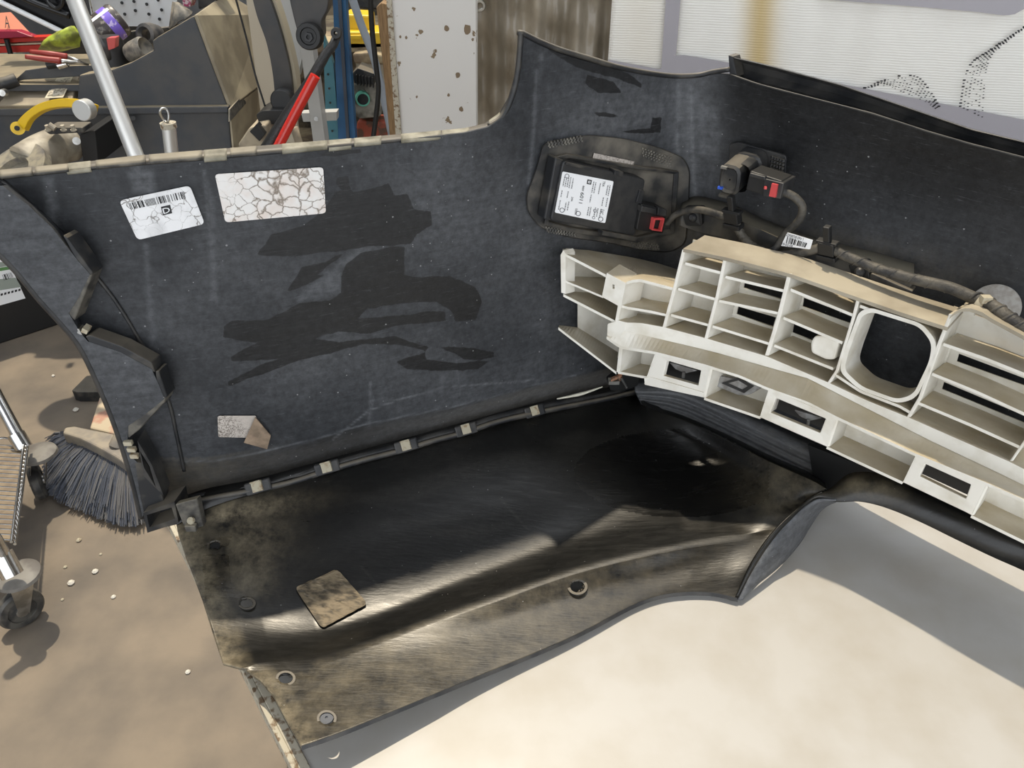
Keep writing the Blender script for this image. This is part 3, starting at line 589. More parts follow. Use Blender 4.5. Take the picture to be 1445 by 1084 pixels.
obj('opening_ribbon', mb, M['val'], bp, smooth=True, solid=.003, attr={'wiped': [0]*nn, 'haze': [.05]*nn, 'dirt': [.7*(i//140 != 0)*max(0, 1-abs(i % 140-62)/22) for i in range(nn)]}, recalc=False)
# the leaf shaped return seen from its underside
K0 = [(1041, 846), (1062, 806), (1085, 770), (1110, 740), (1150, 708), (1180, 707)]
K1 = [(1044, 843), (1068, 826), (1100, 800), (1127, 770), (1143, 745), (1166, 708)]
a = catmull([tuple(Pt(x, y, z)) for (x, y), z in zip(K0, (.006, .030, .050, .066, .080, .088))], 60); b = catmull([tuple(Pt(x, y, z)) for (x, y), z in zip(K1, (.003, .003, .003, .003, .004, .006))], 60)
mb = MB().grid([[p+(q-p)*t+np.array((.004*math.sin(t*3.14), -.003*math.sin(t*3.14), 0)) for p, q in zip(a, b)] for t in np.linspace(0, 1, 8)]); nn = len(mb.v)
obj('opening_return', mb, M['wall'], bp, smooth=True, solid=.0025, attr={'wiped': [0]*nn, 'haze': [.8]*nn, 'dirt': [0]*nn}, recalc=False)

# stickers on the bumper
crk = cracked('cracked_white_label', (.80, .80, .80), (.20, .18, .16), 75, .10); crk2 = cracked('cracked_old_label', (.78, .76, .73), (.20, .16, .12), 78, .13, dirt=(.70, .60, .53)); crk3 = cracked('cracked_grey_label', (.50, .45, .40), (.10, .08, .06), 170, .16)
q = [(168, 283), (268, 262), (289, 316), (194, 339)]
s = sticker('barcode_label', q, WALL, .0022, crk, bp, r=.10, label='white cracked label with a barcode')
bars('barcode', [(181, 287), (260, 270), (263, 280), (185, 296)], WALL, .0026, M['ink'], s, 30, 4)
def box_q(q, a, b, c, d): f = quadmap(q); return [f(a, c), f(b, c), f(b, d), f(a, d)]
dq = [(227, 292), (240, 289), (243, 301), (230, 304)]
obj('letter_box', MB().grid([[WALL(*quadmap(dq)(u, v), .0026) for u in (0, 1)] for v in (0, 1)]), M['ink'], s)
text_on([(229, 294.5), (238.5, 292), (240.5, 299.5), (231, 302)], 'D', WALL, .0030, M['white'], s)
s = sticker('cracked_label', [(303, 246), (456, 236), (460, 301), (318, 314)], WALL, .0022, crk2, bp, r=.06, nx=30, ny=16, label='blank cracked white label with brown corners')
s = sticker('small_label', [(307, 587), (362, 587), (357, 618), (308, 617)], WALL, .0022, crk3, bp, r=.08, label='small cracked grey label')
obj('folded_flap', MB().prism([WALL(x, y, .006) for x, y in [(360, 589), (382, 615), (377, 634), (344, 625)]], (0, .001, .0)), mat('folded_paper', (.30, .22, .15), .6, c2=(.17, .125, .085), scale=60), bp, label='folded brown corner of a label')
vlab = lambda x, y, o=0: Pt(x, y, .022+.0002*(900-y)*.1+o)
near = lambda x, y: A3[int(np.argmin(np.hypot(P[:, 0]-x, P[:, 1]-y))), 2]-T
def onval(x, y, off=.002): return Pt(x, y, near(x, y)+off)
brn = mat('brown_worn_label', (.20, .155, .095), .6, c2=(.055, .043, .026), scale=70, mixlo=.42, mixhi=.60, bump=.5, bscale=150, detail=9, stretch=(1, 2, 1))
s = sticker('worn_label', [(416, 829), (476, 803), (519, 852), (454, 887)], onval, .003, brn, bp, r=.12, nx=24, ny=18, label='worn brown label on the lower panel')

# ------------------------------------------------------------------ radar module on its bracket
md = thing('control_module', 'black square radar module with a white printed label in a bracket on the bumper corner', 'electronics', WALL(850, 280, .02))
bro = [(765, 203), (790, 197), (830, 190), (880, 195), (930, 208), (965, 222), (974, 240), (972, 300), (968, 345), (945, 357), (900, 352), (860, 343), (800, 335), (762, 322), (744, 300), (742, 275), (752, 250), (760, 225)]
bri = dens(rnd(bro, 10), 8)
cx, cy = 860, 272
mb = MB(); rr = []
for k, off in ((1.0, .002), (.985, .006), (.90, .006), (.6, .006), (.02, .006)):
    rr.append([WALL(cx+(x-cx)*k, cy+(y-cy)*k, off) for x, y in bri])
mb.grid(rr, close=True)
brk = obj('bracket', mb, mat('bracket_plastic', (.025, .025, .025), .55, c2=(.15, .135, .11), scale=26, mixlo=.40, mixhi=.70, bump=.2, bscale=90, dust=.5, dustc=(.2, .18, .14, 1)), md, smooth='auto')
for name, P_ in (('mesh_pad', [(771, 201), (823, 191), (825, 199), (773, 209)]), ('mesh_pad', [(905, 207), (950, 222), (948, 238), (905, 220)]), ('mesh_pad', [(768, 319), (815, 325), (814, 334), (772, 328)]), ('mesh_pad', [(888, 340), (930, 345), (932, 353), (892, 350)])):
    f = quadmap(P_); mb = MB()
    for i in range(11):
        for j in range(4):
            c = WALL(*f((i+.5+.25*(j % 2))/11.5, (j+.5)/4), .0065); mb.box(c, .0022, .003, .0022)
    obj(name, mb, M['dust_lit'], md)
# raised tray, then module body
tray = [(783, 222), (800, 218), (905, 236), (958, 243), (952, 330), (900, 343), (800, 327), (768, 318)]
obj('tray', MB().ring([WALL(x, y, .012) for x, y in dens(tray, 400)], [WALL(cx+(x-cx)*.93, cy+(y-cy)*.9, .012) for x, y in dens(tray, 400)], (-.0, .012, 0)), M['blkdust'], md, bevel=.001)
MOD = [(795, 227), (911, 253), (896, 333), (777, 311)]
class Pl:
    def __init__(s, quad, offs):
        s.p = [WALL(x, y, o) for (x, y), o in zip(quad, offs)]; s.n = (s.p[1]-s.p[0]).cross(s.p[3]-s.p[0]).normalized()
        if s.n.y > 0: s.n = -s.n
    def __call__(s, px, py, off=0.0):
        d = Vector(ray(px, py)); o = s.p[0]+s.n*off; c = Vector((0, 0, CAMH)); t = (o-c).dot(s.n)/d.dot(s.n); return c+d*t
PM = Pl(MOD, (.030, .030, .030, .030))
obj('module_body', MB().prism([PM(*p) for p in rnd(MOD, 5)], -PM.n*.022), mat('module_black', (.018, .019, .021), .42, c2=(.03, .03, .03), scale=60, bump=.1), md, bevel=.0015)
obj('module_side', MB().prism([PM(*p, -.004) for p in [(784, 222), (797, 227), (779, 312), (768, 310)]], -PM.n*.018), M['blkdust'], md, bevel=.002)
for P_ in ([(800, 229), (836, 237), (835, 241), (799, 233)], [(868, 240), (880, 243), (879, 250), (867, 247)], [(851, 326), (900, 335), (898, 341), (850, 332)], [(903, 268), (910, 270), (905, 288), (898, 286)]):
    obj('latch', MB().prism([PM(*p, .003) for p in P_], -PM.n*.012), M['blkdust'], md, bevel=.0006)
obj('paper_tag', MB().prism([WALL(x, y, .0085) for x, y in [(838, 216), (895, 228), (893, 237), (836, 225)]], (0, .001, 0)), crk3, md, label='small grey torn paper tag')
LB = [(794, 242), (866, 256), (854, 315), (783, 300)]
lab = obj('module_label', MB().prism([PM(*p, .0008) for p in rnd(LB, 2)], -PM.n*.0006), M['white'], md, label='white label with small printed text')
# lettering runs down the label (turned 90 degrees)
f = quadmap(LB)
def ltext(s, u0, v0, u1, v1, m=M['ink']):      # u across, v down; text reads downwards, tops to the right
    g = lambda a, b: PM(*f(u1-(u1-u0)*b, v0+(v1-v0)*a), .0012)
    obj('lettering', text_mb(s, g), m, lab)
ltext('6011', .42, .40, .49, .66); ltext('8409', .43, .24, .47, .36); ltext('TRA', .80, .04, .845, .17); ltext('24A', .26, .55, .30, .66)
ltext('S0024', .38, .80, .42, .95); ltext('EAC', .86, .70, .93, .82)
gr_ = mat('grey_print', (.18, .18, .19), .5)
mb = MB(); R_ = random.Random(5)
for u in (.05, .09, .13, .17, .22, .26, .62, .66, .70, .75, .80, .86, .90, .94):
    for (va, vb) in ((.08, .36), (.40, .62), (.66, .92)):
        if R_.random() < .75:
            if (u in (.80,) and va < .2) or (u == .26 and va == .40): continue
            v = va+R_.random()*.05; 
            while v < vb-.02:
                w = .012+R_.random()*.035
                mb.add([PM(*f(u, v), .0012), PM(*f(u+.018, v), .0012), PM(*f(u+.018, min(vb, v+w)), .0012), PM(*f(u, min(vb, v+w)), .0012)], [(0, 1, 2, 3)]); v += w+.012
obj('small_print', mb, gr_, lab, kind='stuff')
sq = lambda u0, v0, u1, v1, o, m, nm: obj(nm, MB().add([PM(*f(u0, v0), o), PM(*f(u1, v0), o), PM(*f(u1, v1), o), PM(*f(u0, v1), o)], [(0, 1, 2, 3)]), m, lab)
sq(.50, .07, .585, .18, .0012, M['ink'], 'emblem'); sq(.52, .095, .565, .155, .0014, M['white'], 'emblem'); sq(.535, .11, .555, .14, .0016, gr_, 'emblem')
for u, v, r in ((.10, .09, .045), (.13, .91, .05), (.90, .93, .05), (.45, .91, .05), (.76, .76, .035), (.76, .93, .03)):
    c = [(u+math.cos(a)*r, v+math.sin(a)*r*1.2) for a in np.linspace(0, 6.28, 17)[:-1]]
    obj('symbol', MB().ring([PM(*f(*p), .0013) for p in c], [PM(*f(u+(p[0]-u)*.75, v+(p[1]-v)*.75), .0013) for p in c], -PM.n*.0003), gr_, lab)
# plug on the module
pg = obj('plug', MB().prism([PM(*p, .006) for p in rnd([(905, 288), (942, 296), (936, 330), (898, 325)], 3)], -PM.n*.028), M['black'], md, bevel=.0012)
obj('plug_ridge', MB().prism([PM(*p, .010) for p in [(906, 291), (927, 295), (926, 303), (905, 299)]], -PM.n*.01), M['blk'], pg, bevel=.001)
obj('plug_ridge', MB().prism([PM(*p, .010) for p in [(929, 293), (941, 296), (940, 306), (928, 304)]], -PM.n*.01), M['blk'], pg, bevel=.001)
obj('red_lock', MB().ring([PM(*p, .013) for p in [(923, 308), (938, 308), (934, 327), (920, 325)]], [PM(*p, .013) for p in [(925, 310.5), (936, 310.5), (932.5, 325), (922, 323.5)]], -PM.n*.006), M['red'], pg, label='red locking tab')

# ------------------------------------------------------------------ harness bracket beam on the fascia
hb = thing('mounting_bracket', 'long black dusty plastic bracket screwed to the bumper front above the white absorber', 'car part', WALL(1100, 330, .02))
HT = [(962, 285), (980, 277), (1010, 282), (1040, 292), (1075, 308), (1110, 322), (1160, 338), (1230, 355), (1290, 372)]
HF = [(960, 300), (985, 300), (1010, 303), (1040, 310), (1075, 325), (1110, 340), (1160, 355), (1230, 382), (1290, 400)]
HB = [(958, 318), (985, 327), (1010, 333), (1050, 342), (1090, 352), (1130, 367), (1180, 382), (1225, 402), (1275, 415)]
n = 70; a, b, c = catmull(HT, n), catmull(HF, n), catmull(HB, n)
mb = MB().grid([[WALL(*p, .002) for p in a], [WALL(*(p*.5+q*.5), .022) for p, q in zip(a, b)], [WALL(*q, .040) for q in b], [WALL(*q, .042) for q in c], [WALL(q[0], q[1]-1, .004) for q in c]])
obj('bracket_shell', mb, M['brkt'], hb, smooth='auto', solid=.002)
for c_ in ((977, 307), (1213, 384)):
    lg = obj('screw_lug', MB().prism([WALL(x+c_[0], y+c_[1], .048) for x, y in rnd([(-16, -12), (12, -12), (14, 12), (-10, 12)], 5)], (.01, .015, 0)), M['black'], hb, bevel=.001)
    c = WALL(c_[0], c_[1], .050); nn = Vector((-.6, -.7, .35)).normalized()
    obj('screw', MB().lathe(c, nn, [(0, .004), (.003, .004), (.0055, .002), (.0065, 0), (.0065, -.004)], 16).box(c+nn*.0042, .006, .0012, .001, (1, -1, 0), (0, .3, 1), nn), M['blk'], lg, smooth='auto')
obj('web', MB().prism([WALL(x, y, .046) for x, y in rnd([(1228, 385), (1262, 400), (1290, 412), (1275, 418), (1240, 410), (1225, 400)], 5)], (.01, .012, 0)), M['blkdust'], hb, bevel=.001)

# ------------------------------------------------------------------ parking sensor
sn = thing('parking_sensor', 'black parking sensor with a red-locked plug standing out of the bumper front', 'sensor', WALL(1060, 240, .02))
obj('mount_plate', MB().prism([WALL(x, y, .004) for x, y in rnd([(1028, 204), (1042, 201), (1110, 220), (1108, 250), (1100, 262), (1070, 262), (1030, 245)], 5)], (.002, .004, 0)), M['blk'], sn, bevel=.001)
mb = MB()
for i in range(5):
    for j in range(7): mb.box(WALL(1090+i*3.8-(j*.6), 222+j*5.2+i*1.2, .0055), .003, .004, .003)
obj('mesh_pad', mb, M['blkdust'], sn)
bodyc = WALL(1062, 232, .005); ax = Vector((-.55, -.72, -.10)).normalized()
u_ = Vector((.79, -.6, 0)).normalized(); w_ = ax.cross(u_).normalized()
def hexs(c, r1, r2, n=14, sq_=.6):
    o_ = []
    for k in range(n):
        a = 2*math.pi*k/n; ca, sa = math.cos(a), math.sin(a); o_.append(c+u_*(r1*math.copysign(abs(ca)**sq_, ca))+w_*(r2*math.copysign(abs(sa)**sq_, sa)))
    return o_
obj('sensor_barrel', MB().grid([hexs(bodyc, .020, .022), hexs(bodyc+ax*.018, .020, .021), hexs(bodyc+ax*.020, .017, .019), hexs(bodyc+ax*.045, .016, .019)], close=True), M['blk'], sn, smooth='auto')
mb = MB(); mb.grid([hexs(bodyc+ax*.02-u_*.006, .014, .020), hexs(bodyc+ax*.055-u_*.006, .014, .020), hexs(bodyc+ax*.058-u_*.006, .011, .017), hexs(bodyc+ax*.055-u_*.006, .009, .014), hexs(bodyc+ax*.055-u_*.006, .001, .001)], close=True)
obj('sensor_head', mb, M['blkdust'], sn, smooth='auto')
hc = bodyc+ax*.058
obj('blue_mark', MB().box(hc-u_*.016-w_*.012*(1 if w_.z > 0 else -1), .006, .003, .004, u_, w_, ax), M['blue'], sn, label='blue spot')
obj('hook', MB().box(hc-u_*.008-w_*.021*(1 if w_.z > 0 else -1), .016, .003, .008, u_, w_, ax), M['blkdust'], sn)
obj('hook', MB().box(hc-u_*.014+w_*.016*(1 if w_.z > 0 else -1), .008, .003, .004, u_, w_, ax), M['steel'], sn)
PS = Pl([(1052, 240), (1104, 258), (1098, 285), (1048, 268)], (.062, .062, .062, .062))
pl = obj('plug', MB().prism([PS(*p) for p in rnd([(1058, 241), (1104, 256), (1097, 281), (1052, 268)], 3)], -PS.n*.03), M['black'], sn, bevel=.0015)
obj('plug_ridge', MB().prism([PS(*p, .004) for p in [(1058, 244), (1080, 250), (1079, 255), (1057, 249)]], -PS.n*.008), M['blk'], pl, bevel=.001)
obj('plug_cap', MB().prism([PS(*p, .003) for p in [(1078, 252), (1106, 259), (1101, 281), (1076, 277)]], -PS.n*.034), M['blk'], pl, bevel=.001)
obj('red_lock', MB().prism([PS(*p, .006) for p in [(1089, 259), (1097, 261), (1094, 279), (1085, 277)]], -PS.n*.008), M['red'], pl, label='red locking tab')
obj('red_lock', MB().box(PS(1080, 265, .006), .003, .003, .003), M['red'], pl, label='red locking tab')

# ------------------------------------------------------------------ wiring harness
wh = thing('wiring_harness', 'black taped wiring harness running along the bracket above the white absorber', 'cable', WALL(1150, 350, .05))
def path(P_): return [WALL(x, y, o) for x, y, o in P_]
obj('cable', MB().tube(path([(940, 316, .03), (955, 302, .04), (985, 296, .05), (1020, 305, .055), (1037, 312, .058), (1045, 330, .058), (1065, 350, .06), (1095, 360, .062), (1130, 357, .060), (1165, 350, .058), (1195, 362, .06), (1240, 380, .06), (1290, 394, .06), (1340, 406, .06), (1375, 421, .062), (1400, 432, .07), (1425, 450, .075), (1470, 480, .08)]), [.0042, .005, .0055, .0058, .006, .0064, .007, .0078], 12, smooth=200), M['tape'], wh, smooth=True)
obj('cable', MB().tube(path([(1105, 270, .055), (1122, 279, .052), (1132, 292, .048), (1128, 310, .045), (1108, 330, .045), (1095, 350, .052), (1085, 357, .058)]), .0050, 12, smooth=70), M['tape'], wh, smooth=True)
for dy, m in ((-2, M['white']), (1, M['clip']), (3, M['black'])):
    obj('wire', MB().tube(path([(1098, 268+dy, .060), (1104, 270+dy, .058), (1110, 273+dy*.3, .055)]), .0011, 6, smooth=8), m, wh)
# spiral tape on the right part
mb = MB(); pp = [Vector(q) for q in catmull(path([(1375, 421, .062), (1400, 432, .07), (1425, 450, .075), (1470, 480, .08)]), 200)]
def spiral(pp, r, turns, name, rr=.0014):
    pts = []
    for i, p in enumerate(pp):
        t = (pp[min(i+1, len(pp)-1)]-pp[max(0, i-1)]).normalized(); a = t.orthogonal().normalized(); a = t.cross(Vector((0, 0, 1))).normalized(); b_ = a.cross(t); k = 2*math.pi*turns*i/len(pp); pts.append(p+(a*math.cos(k)+b_*math.sin(k))*r)
    obj(name, MB().tube(pts, rr, 6), M['tape'], wh, smooth=True)
spiral(pp, .0072, 6, 'tape_wrap')
pp = [Vector(q) for q in catmull(path([(1165, 350, .058), (1195, 362, .06), (1240, 380, .06), (1290, 394, .06), (1340, 406, .06)]), 200)]; spiral(pp, .0060, 7, 'tape_wrap', .0010)
pp = [Vector(q) for q in catmull(path([(1037, 312, .058), (1045, 330, .058), (1065, 350, .06), (1095, 360, .062)]), 160)]; spiral(pp, .0055, 6, 'tape_wrap', .0009)
for cx_, cy_ in ((1034, 306), (1168, 350)):
    c = WALL(cx_, cy_, .060); ax1 = Vector((-.25, 0, 1)).normalized(); ax2 = Vector((.7, -.7, .1)).normalized(); ax3 = ax1.cross(ax2)
    obj('cable_clip', MB().box(c, .020, .012, .016, ax2, ax3, ax1).box(c+ax1*.018, .008, .008, .022, ax2, ax3, ax1).box(c-ax1*.012, .024, .014, .006, ax2, ax3, ax1).box(c+ax1*.008, .026, .010, .004, ax2, ax3, ax1), M['black'], wh, bevel=.001)
c = WALL(1385, 430, .066)
a_, b_ = WALL(1380, 427, .066), WALL(1394, 434, .068); dd = (b_-a_).normalized()
obj('cable_tie', MB().lathe(c-dd*.004, dd, [(.0092, 0), (.0105, 0), (.0105, .008), (.0092, .008), (.0092, 0)], 20).box(c+Vector((-.002, -.006, .010)), .010, .008, .007), M['clip'], wh, smooth='auto', label='pale cable tie')
LQ = [(1111, 328), (1147, 339), (1143, 352), (1102, 347)]
fl = sticker('harness_label', LQ, WALL, .068, M['white'], wh, r=.05, nx=10, ny=6, label='white label with a barcode')
bars('barcode', [(1111, 334), (1141, 344), (1138, 350), (1109, 343)], WALL, .0686, M['ink'], fl, 14, 9)
text_on([(1110, 329), (1134, 336), (1133, 340), (1109, 333)], '22908708 09V 1', WALL, .0686, M['ink'], fl)
text_on([(1104, 342), (1119, 346), (1118, 349), (1103, 346)], '19-02-08', WALL, .0686, M['ink'], fl)
# foam disc behind the harness
fd = thing('foam_disc', 'round grey foam disc stuck behind the wiring harness', 'pad', WALL(1405, 430, .01))
c = WALL(1403, 434, .016); obj('disc', MB().lathe(c, (-.6, -.75, .30), [(0, 0), (.0245, 0), (.026, -.001), (.026, -.005), (0, -.005)], 40), mat('grey_foam', (.36, .345, .32), .85, c2=(.28, .26, .23), scale=150, bump=.3), fd, smooth='auto')
obj('stud', MB().cyl(c-Vector((-.6, -.75, .3))*.005, c-Vector((-.6, -.75, .1))*.022, .005), M['blk'], fd)
# ------------------------------------------------------------------ ivory energy absorber
ab = thing('energy_absorber', 'ivory white moulded plastic grid of open cells standing inside the black bumper', 'car part', (.3, .85, T))
SH = {}
def AB(d):
    if d not in SH: SH[d] = Surf(APL, shift=(DV.x*d, DV.y*d))
    return SH[d]
A2 = lambda x, y, o=0: ABS(x, y, round(.032*min(1, max(0.1, (x-850)/160)), 3)+o)
def shelf(name, fr, bk, th, m=M['abs'], parent=ab, n=24, bevel=.0008):
    a = linear(fr, n); b = linear(bk, n); dz = np.array((0, 0, -th))
    mb = MB().grid([a, b]); mb.grid([b, [q+dz for q in b]]); mb.grid([[q+dz for q in b], [p+dz for p in a]]); mb.grid([[p+dz for p in a], a])
    mb.add([a[0], b[0], b[0]+dz, a[0]+dz], [(0, 1, 2, 3)]); mb.add([a[-1], b[-1], b[-1]+dz, a[-1]+dz], [(0, 1, 2, 3)])
    bm_merge = mb
    me = obj(name, bm_merge, m, parent)
    b_ = bmesh.new(); b_.from_mesh(me.data); bmesh.ops.remove_doubles(b_, verts=b_.verts, dist=1e-5); bmesh.ops.recalc_face_normals(b_, faces=b_.faces); b_.to_mesh(me.data); b_.free()
    return me
def slat(P_, d=.055, th=.0038, n=10):
    fr = [ABS(x, y) for x, y in dens(P_, 12, False)]; return shelf('slat', fr, [p+DV*d for p in fr], th)
def rib(P_, w=4.5, d=.055):
    c = [np.array(p, float) for p in P_]; L_ = [p-np.array((w/2, 0)) for p in c]; R_ = [p+np.array((w/2, 0)) for p in c][::-1]
    return obj('rib', MB().prism([ABS(*p, .001) for p in L_+R_], DV*d), M['abs'], ab, bevel=.0008)
R1 = [(965, 352), (953, 401), (941, 446), (937, 462)]; R2 = [(1023, 364), (1012, 417), (996, 478)]; R3 = [(1114, 386), (1099, 446), (1082, 502)]
R4 = [(1211, 421), (1203, 452), (1181, 523), (1169, 541)]; R5 = [(1342, 443), (1325, 486), (1299, 560), (1282, 589)]; R6 = [(1470, 585), (1448, 620), (1427, 651)]
for R in (R1, R2, R3, R4, R5, R6): rib(R, 6 if R in (R5, R3) else 4.8)
# top plate
tp = [(964, 351), (1023, 363), (1114, 386), (1211, 420), (1275, 442), (1338, 462)]
fr = [ABS(*p, .001) for p in dens(tp, 15, False)]; shelf('top_plate', fr, [p+DV*.05+Vector((0, 0, .012)) for p in fr], .0045, m=M['dimmed'])
tp2 = [(1341, 446), (1350, 438), (1366, 434), (1385, 440), (1400, 450), (1445, 474), (1520, 520)]
fr = [ABS(*p, .001) for p in dens(tp2, 15, False)]; shelf('top_plate', fr, [p+DV*.055 for p in fr], .004, m=M['dimmed'])
for P_ in ([(967, 370), (1020, 384)], [(957, 406), (1011, 421)], [(947, 443), (999, 457)],
           [(1024, 389), (1108, 409)], [(1015, 423), (1101, 441)], [(1006, 459), (1087, 484)],
           [(1116, 407), (1204, 443)], [(1106, 447), (1189, 482)], [(1093, 486), (1176, 519)],
           [(1332, 484), (1390, 504), (1445, 526), (1500, 548)], [(1316, 526), (1380, 552), (1445, 582), (1500, 606)], [(1296, 567), (1370, 598), (1443, 631)],
           [(875, 430), (886, 433), (917, 438), (944, 444)]): slat(P_)
base = [(868, 453), (876, 455), (905, 456), (938, 462), (998, 478), (1082, 503), (1169, 540), (1225, 566), (1284, 590), (1425, 652), (1500, 690)]
fr = [ABS(*p) for p in dens(base, 15, False)]; shelf('base_shelf', fr, [p+DV*.078 for p in fr], .003)
# back panels with their slots
def back(outer, slots, d=.056):
    S = AB(d)
    if not slots: return obj('back_panel', MB().prism([S(*p) for p in dens(outer, 40)], DV*.002), M['abs'], ab)
    mb = MB()
    for o_, s_ in slots: mb.ring([S(*p) for p in o_], [S(*p) for p in s_], DV*.002)
    return obj('back_panel', mb, M['abs'], ab)
back([(978, 338), (1056, 358), (1030, 490), (952, 466)], [])
back([(905, 385), (985, 402), (968, 472), (885, 452)], [])
back(None, [([(1040, 356), (1138, 384), (1126, 430), (1034, 404)][:4], [(1051, 396), (1106, 412), (1103, 422), (1049, 406)]),
            ([(1034, 404), (1126, 430), (1114, 470), (1024, 442)], [(1040, 432), (1095, 448), (1091, 461), (1039, 443)]),
            ([(1024, 442), (1114, 470), (1104, 512), (1014, 482)], [(1026, 467), (1082, 485), (1081, 490), (1026, 471)])])
back(None, [([(1130, 380), (1236, 418), (1222, 464), (1120, 428)], [(1134, 420), (1203, 446), (1200, 456), (1132, 434)]),
            ([(1120, 428), (1222, 464), (1208, 500), (1108, 468)], [(1120, 457), (1160, 472), (1156, 484), (1118, 469)]),
            ([(1108, 468), (1208, 500), (1190, 548), (1098, 508)], [(1104, 494), (1174, 522), (1173, 527), (1103, 499)])])
back(None, [([(1346, 432), (1540, 510), (1520, 585), (1325, 507)], [(1353, 499), (1480, 547), (1476, 555), (1350, 510)]),
            ([(1325, 507), (1520, 585), (1490, 640), (1305, 548)], [(1332, 539), (1470, 597), (1468, 606), (1329, 549)]),
            ([(1305, 548), (1490, 640), (1470, 690), (1285, 592)], [(1314, 578), (1336, 586), (1335, 588), (1313, 580)])])
# round boss between two slats
obj('boss', MB().prism([ABS(x, y, -.004) for x, y in rnd([(1143, 484), (1149, 474), (1165, 473), (1185, 482), (1178, 508), (1165, 508), (1144, 498)], 5)], DV*.045), M['abs'], ab, bevel=.003)
# squared opening with rounded corners
ro = rnd([(1212, 440), (1228, 434), (1302, 457), (1322, 482), (1318, 510), (1293, 562), (1268, 570), (1212, 550), (1184, 524), (1190, 500)], 12, 5)
cxr, cyr = 1254, 503
ri = [(cxr+(x-cxr)*.90, cyr+(y-cyr)*.91) for x, y in ro]
obj('square_opening', MB().ring([ABS(*p, .001) for p in ro], [ABS(*p, .001) for p in ri], DV*.05), M['abs'], ab, smooth='auto')
bo = [(x+22, y-10) for x, y in ro]
hole = rnd([(1228, 443), (1244, 441), (1302, 463), (1318, 488), (1316, 505), (1289, 556), (1268, 553), (1215, 533), (1203, 514), (1191, 507), (1196, 497), (1208, 488)], 5, 4)
k = 60; S = AB(.050)
bo2 = linear(bo+[bo[0]], k+1)[:-1]; ho2 = linear(hole+[hole[0]], k+1)[:-1]
obj('opening_back', MB().ring([S(*p) for p in bo2], [S(x, min(y, 1e9)) for x, y in ho2], DV*.003), M['abs'], ab)
for P_ in ([(1214, 430), (1232, 437)], [(1180, 528), (1215, 551), (1270, 572), (1284, 580)]): slat(P_, d=.03)
# front face between the grid and the long ledge
ue = [(857, 474), (882, 468), (899, 471), (980, 490), (1012, 498), (1065, 513), (1140, 534), (1191, 560), (1315, 623), (1410, 668), (1500, 712)]
a = linear(base, 120); b = linear(ue, 120)
af = [ABS(*p, .001) for p in a]; bf = [ABS(*p, .001) for p in b]
obj('front_face', MB().grid([af, bf]), M['abs'], ab, solid=.003)
obj('end_lug', MB().prism([ABS(x, y, .002) for x, y in rnd([(857, 457), (872, 452), (884, 455), (882, 467), (872, 478), (856, 474)], 2)], DV*.02), M['abs'], ab, bevel=.001)
le = [(856, 475), (876, 489), (923, 496), (994, 514), (1045, 530), (1083, 547), (1140, 567), (1181, 588), (1294, 641), (1394, 682), (1500, 730)]
shelf('long_ledge', [A2(*p, .001) for p in linear(le, 100)], [ABS(*p) for p in linear(ue, 100)], .004, n=100)
# lower block: framed windows and open cells
def frame(outer, inner, d=.05):
    w_ = obj('window_frame', MB().ring([A2(*p) for p in outer], [A2(*p) for p in inner], DV*.008), M['abs'], ab, bevel=.001)
    o_ = [A2(*p) for p in outer]
    for a, b in ((0, 3), (1, 2)): obj('frame_side', MB().prism([o_[a], o_[b], o_[b]+Vector((.003, 0, 0)), o_[a]+Vector((.003, 0, 0))], DV*d), M['abs'], w_)
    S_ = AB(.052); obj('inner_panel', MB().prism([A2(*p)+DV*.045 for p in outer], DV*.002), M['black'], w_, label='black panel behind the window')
    return w_
frame([(925, 497), (1003, 518), (993, 561), (909, 542)], [(941, 509), (989, 523), (985, 544), (936, 530)])
frame([(1085, 548), (1181, 589), (1167, 631), (1072, 589)], [(1095, 562), (1165, 591), (1157, 611), (1087, 582)])
frame([(1293, 641), (1393, 682), (1371, 727), (1274, 681)], [(1306, 655), (1370, 684), (1363, 704), (1298, 672)])
def cell(P_, d=.05, th=.003): # left-bottom, right-bottom, left-top, right-top
    (lb_, rb_, lt, rt_) = P_
    fr = [A2(*p) for p in linear([lb_, rb_], 8)]; shelf('cell_floor', fr, [p+DV*d for p in fr], .004, n=8)
    q = [A2(*p)+DV*(d) for p in (lt, rt_, rb_, lb_)]; obj('cell_back', MB().prism(q, DV*.002), M['abs'], ab)
cell([(872, 524), (916, 532), (877, 489), (924, 497)]); cell([(994, 561), (1073, 588), (1003, 517), (1085, 548)]); cell([(1167, 630), (1274, 680), (1181, 589), (1294, 641)]); cell([(1371, 727), (1500, 790), (1394, 682), (1500, 728)])
obj('rib', MB().prism([A2(x, y, .001) for x, y in [(874, 488), (879, 489), (875, 526), (870, 525)]], DV*.05), M['abs'], ab)
obj('front_rim', MB().prism([A2(x, y, .001) for x, y in [(909, 533), (917, 532), (993, 554), (993, 561), (910, 543)]], DV*.01), M['abs'], ab)
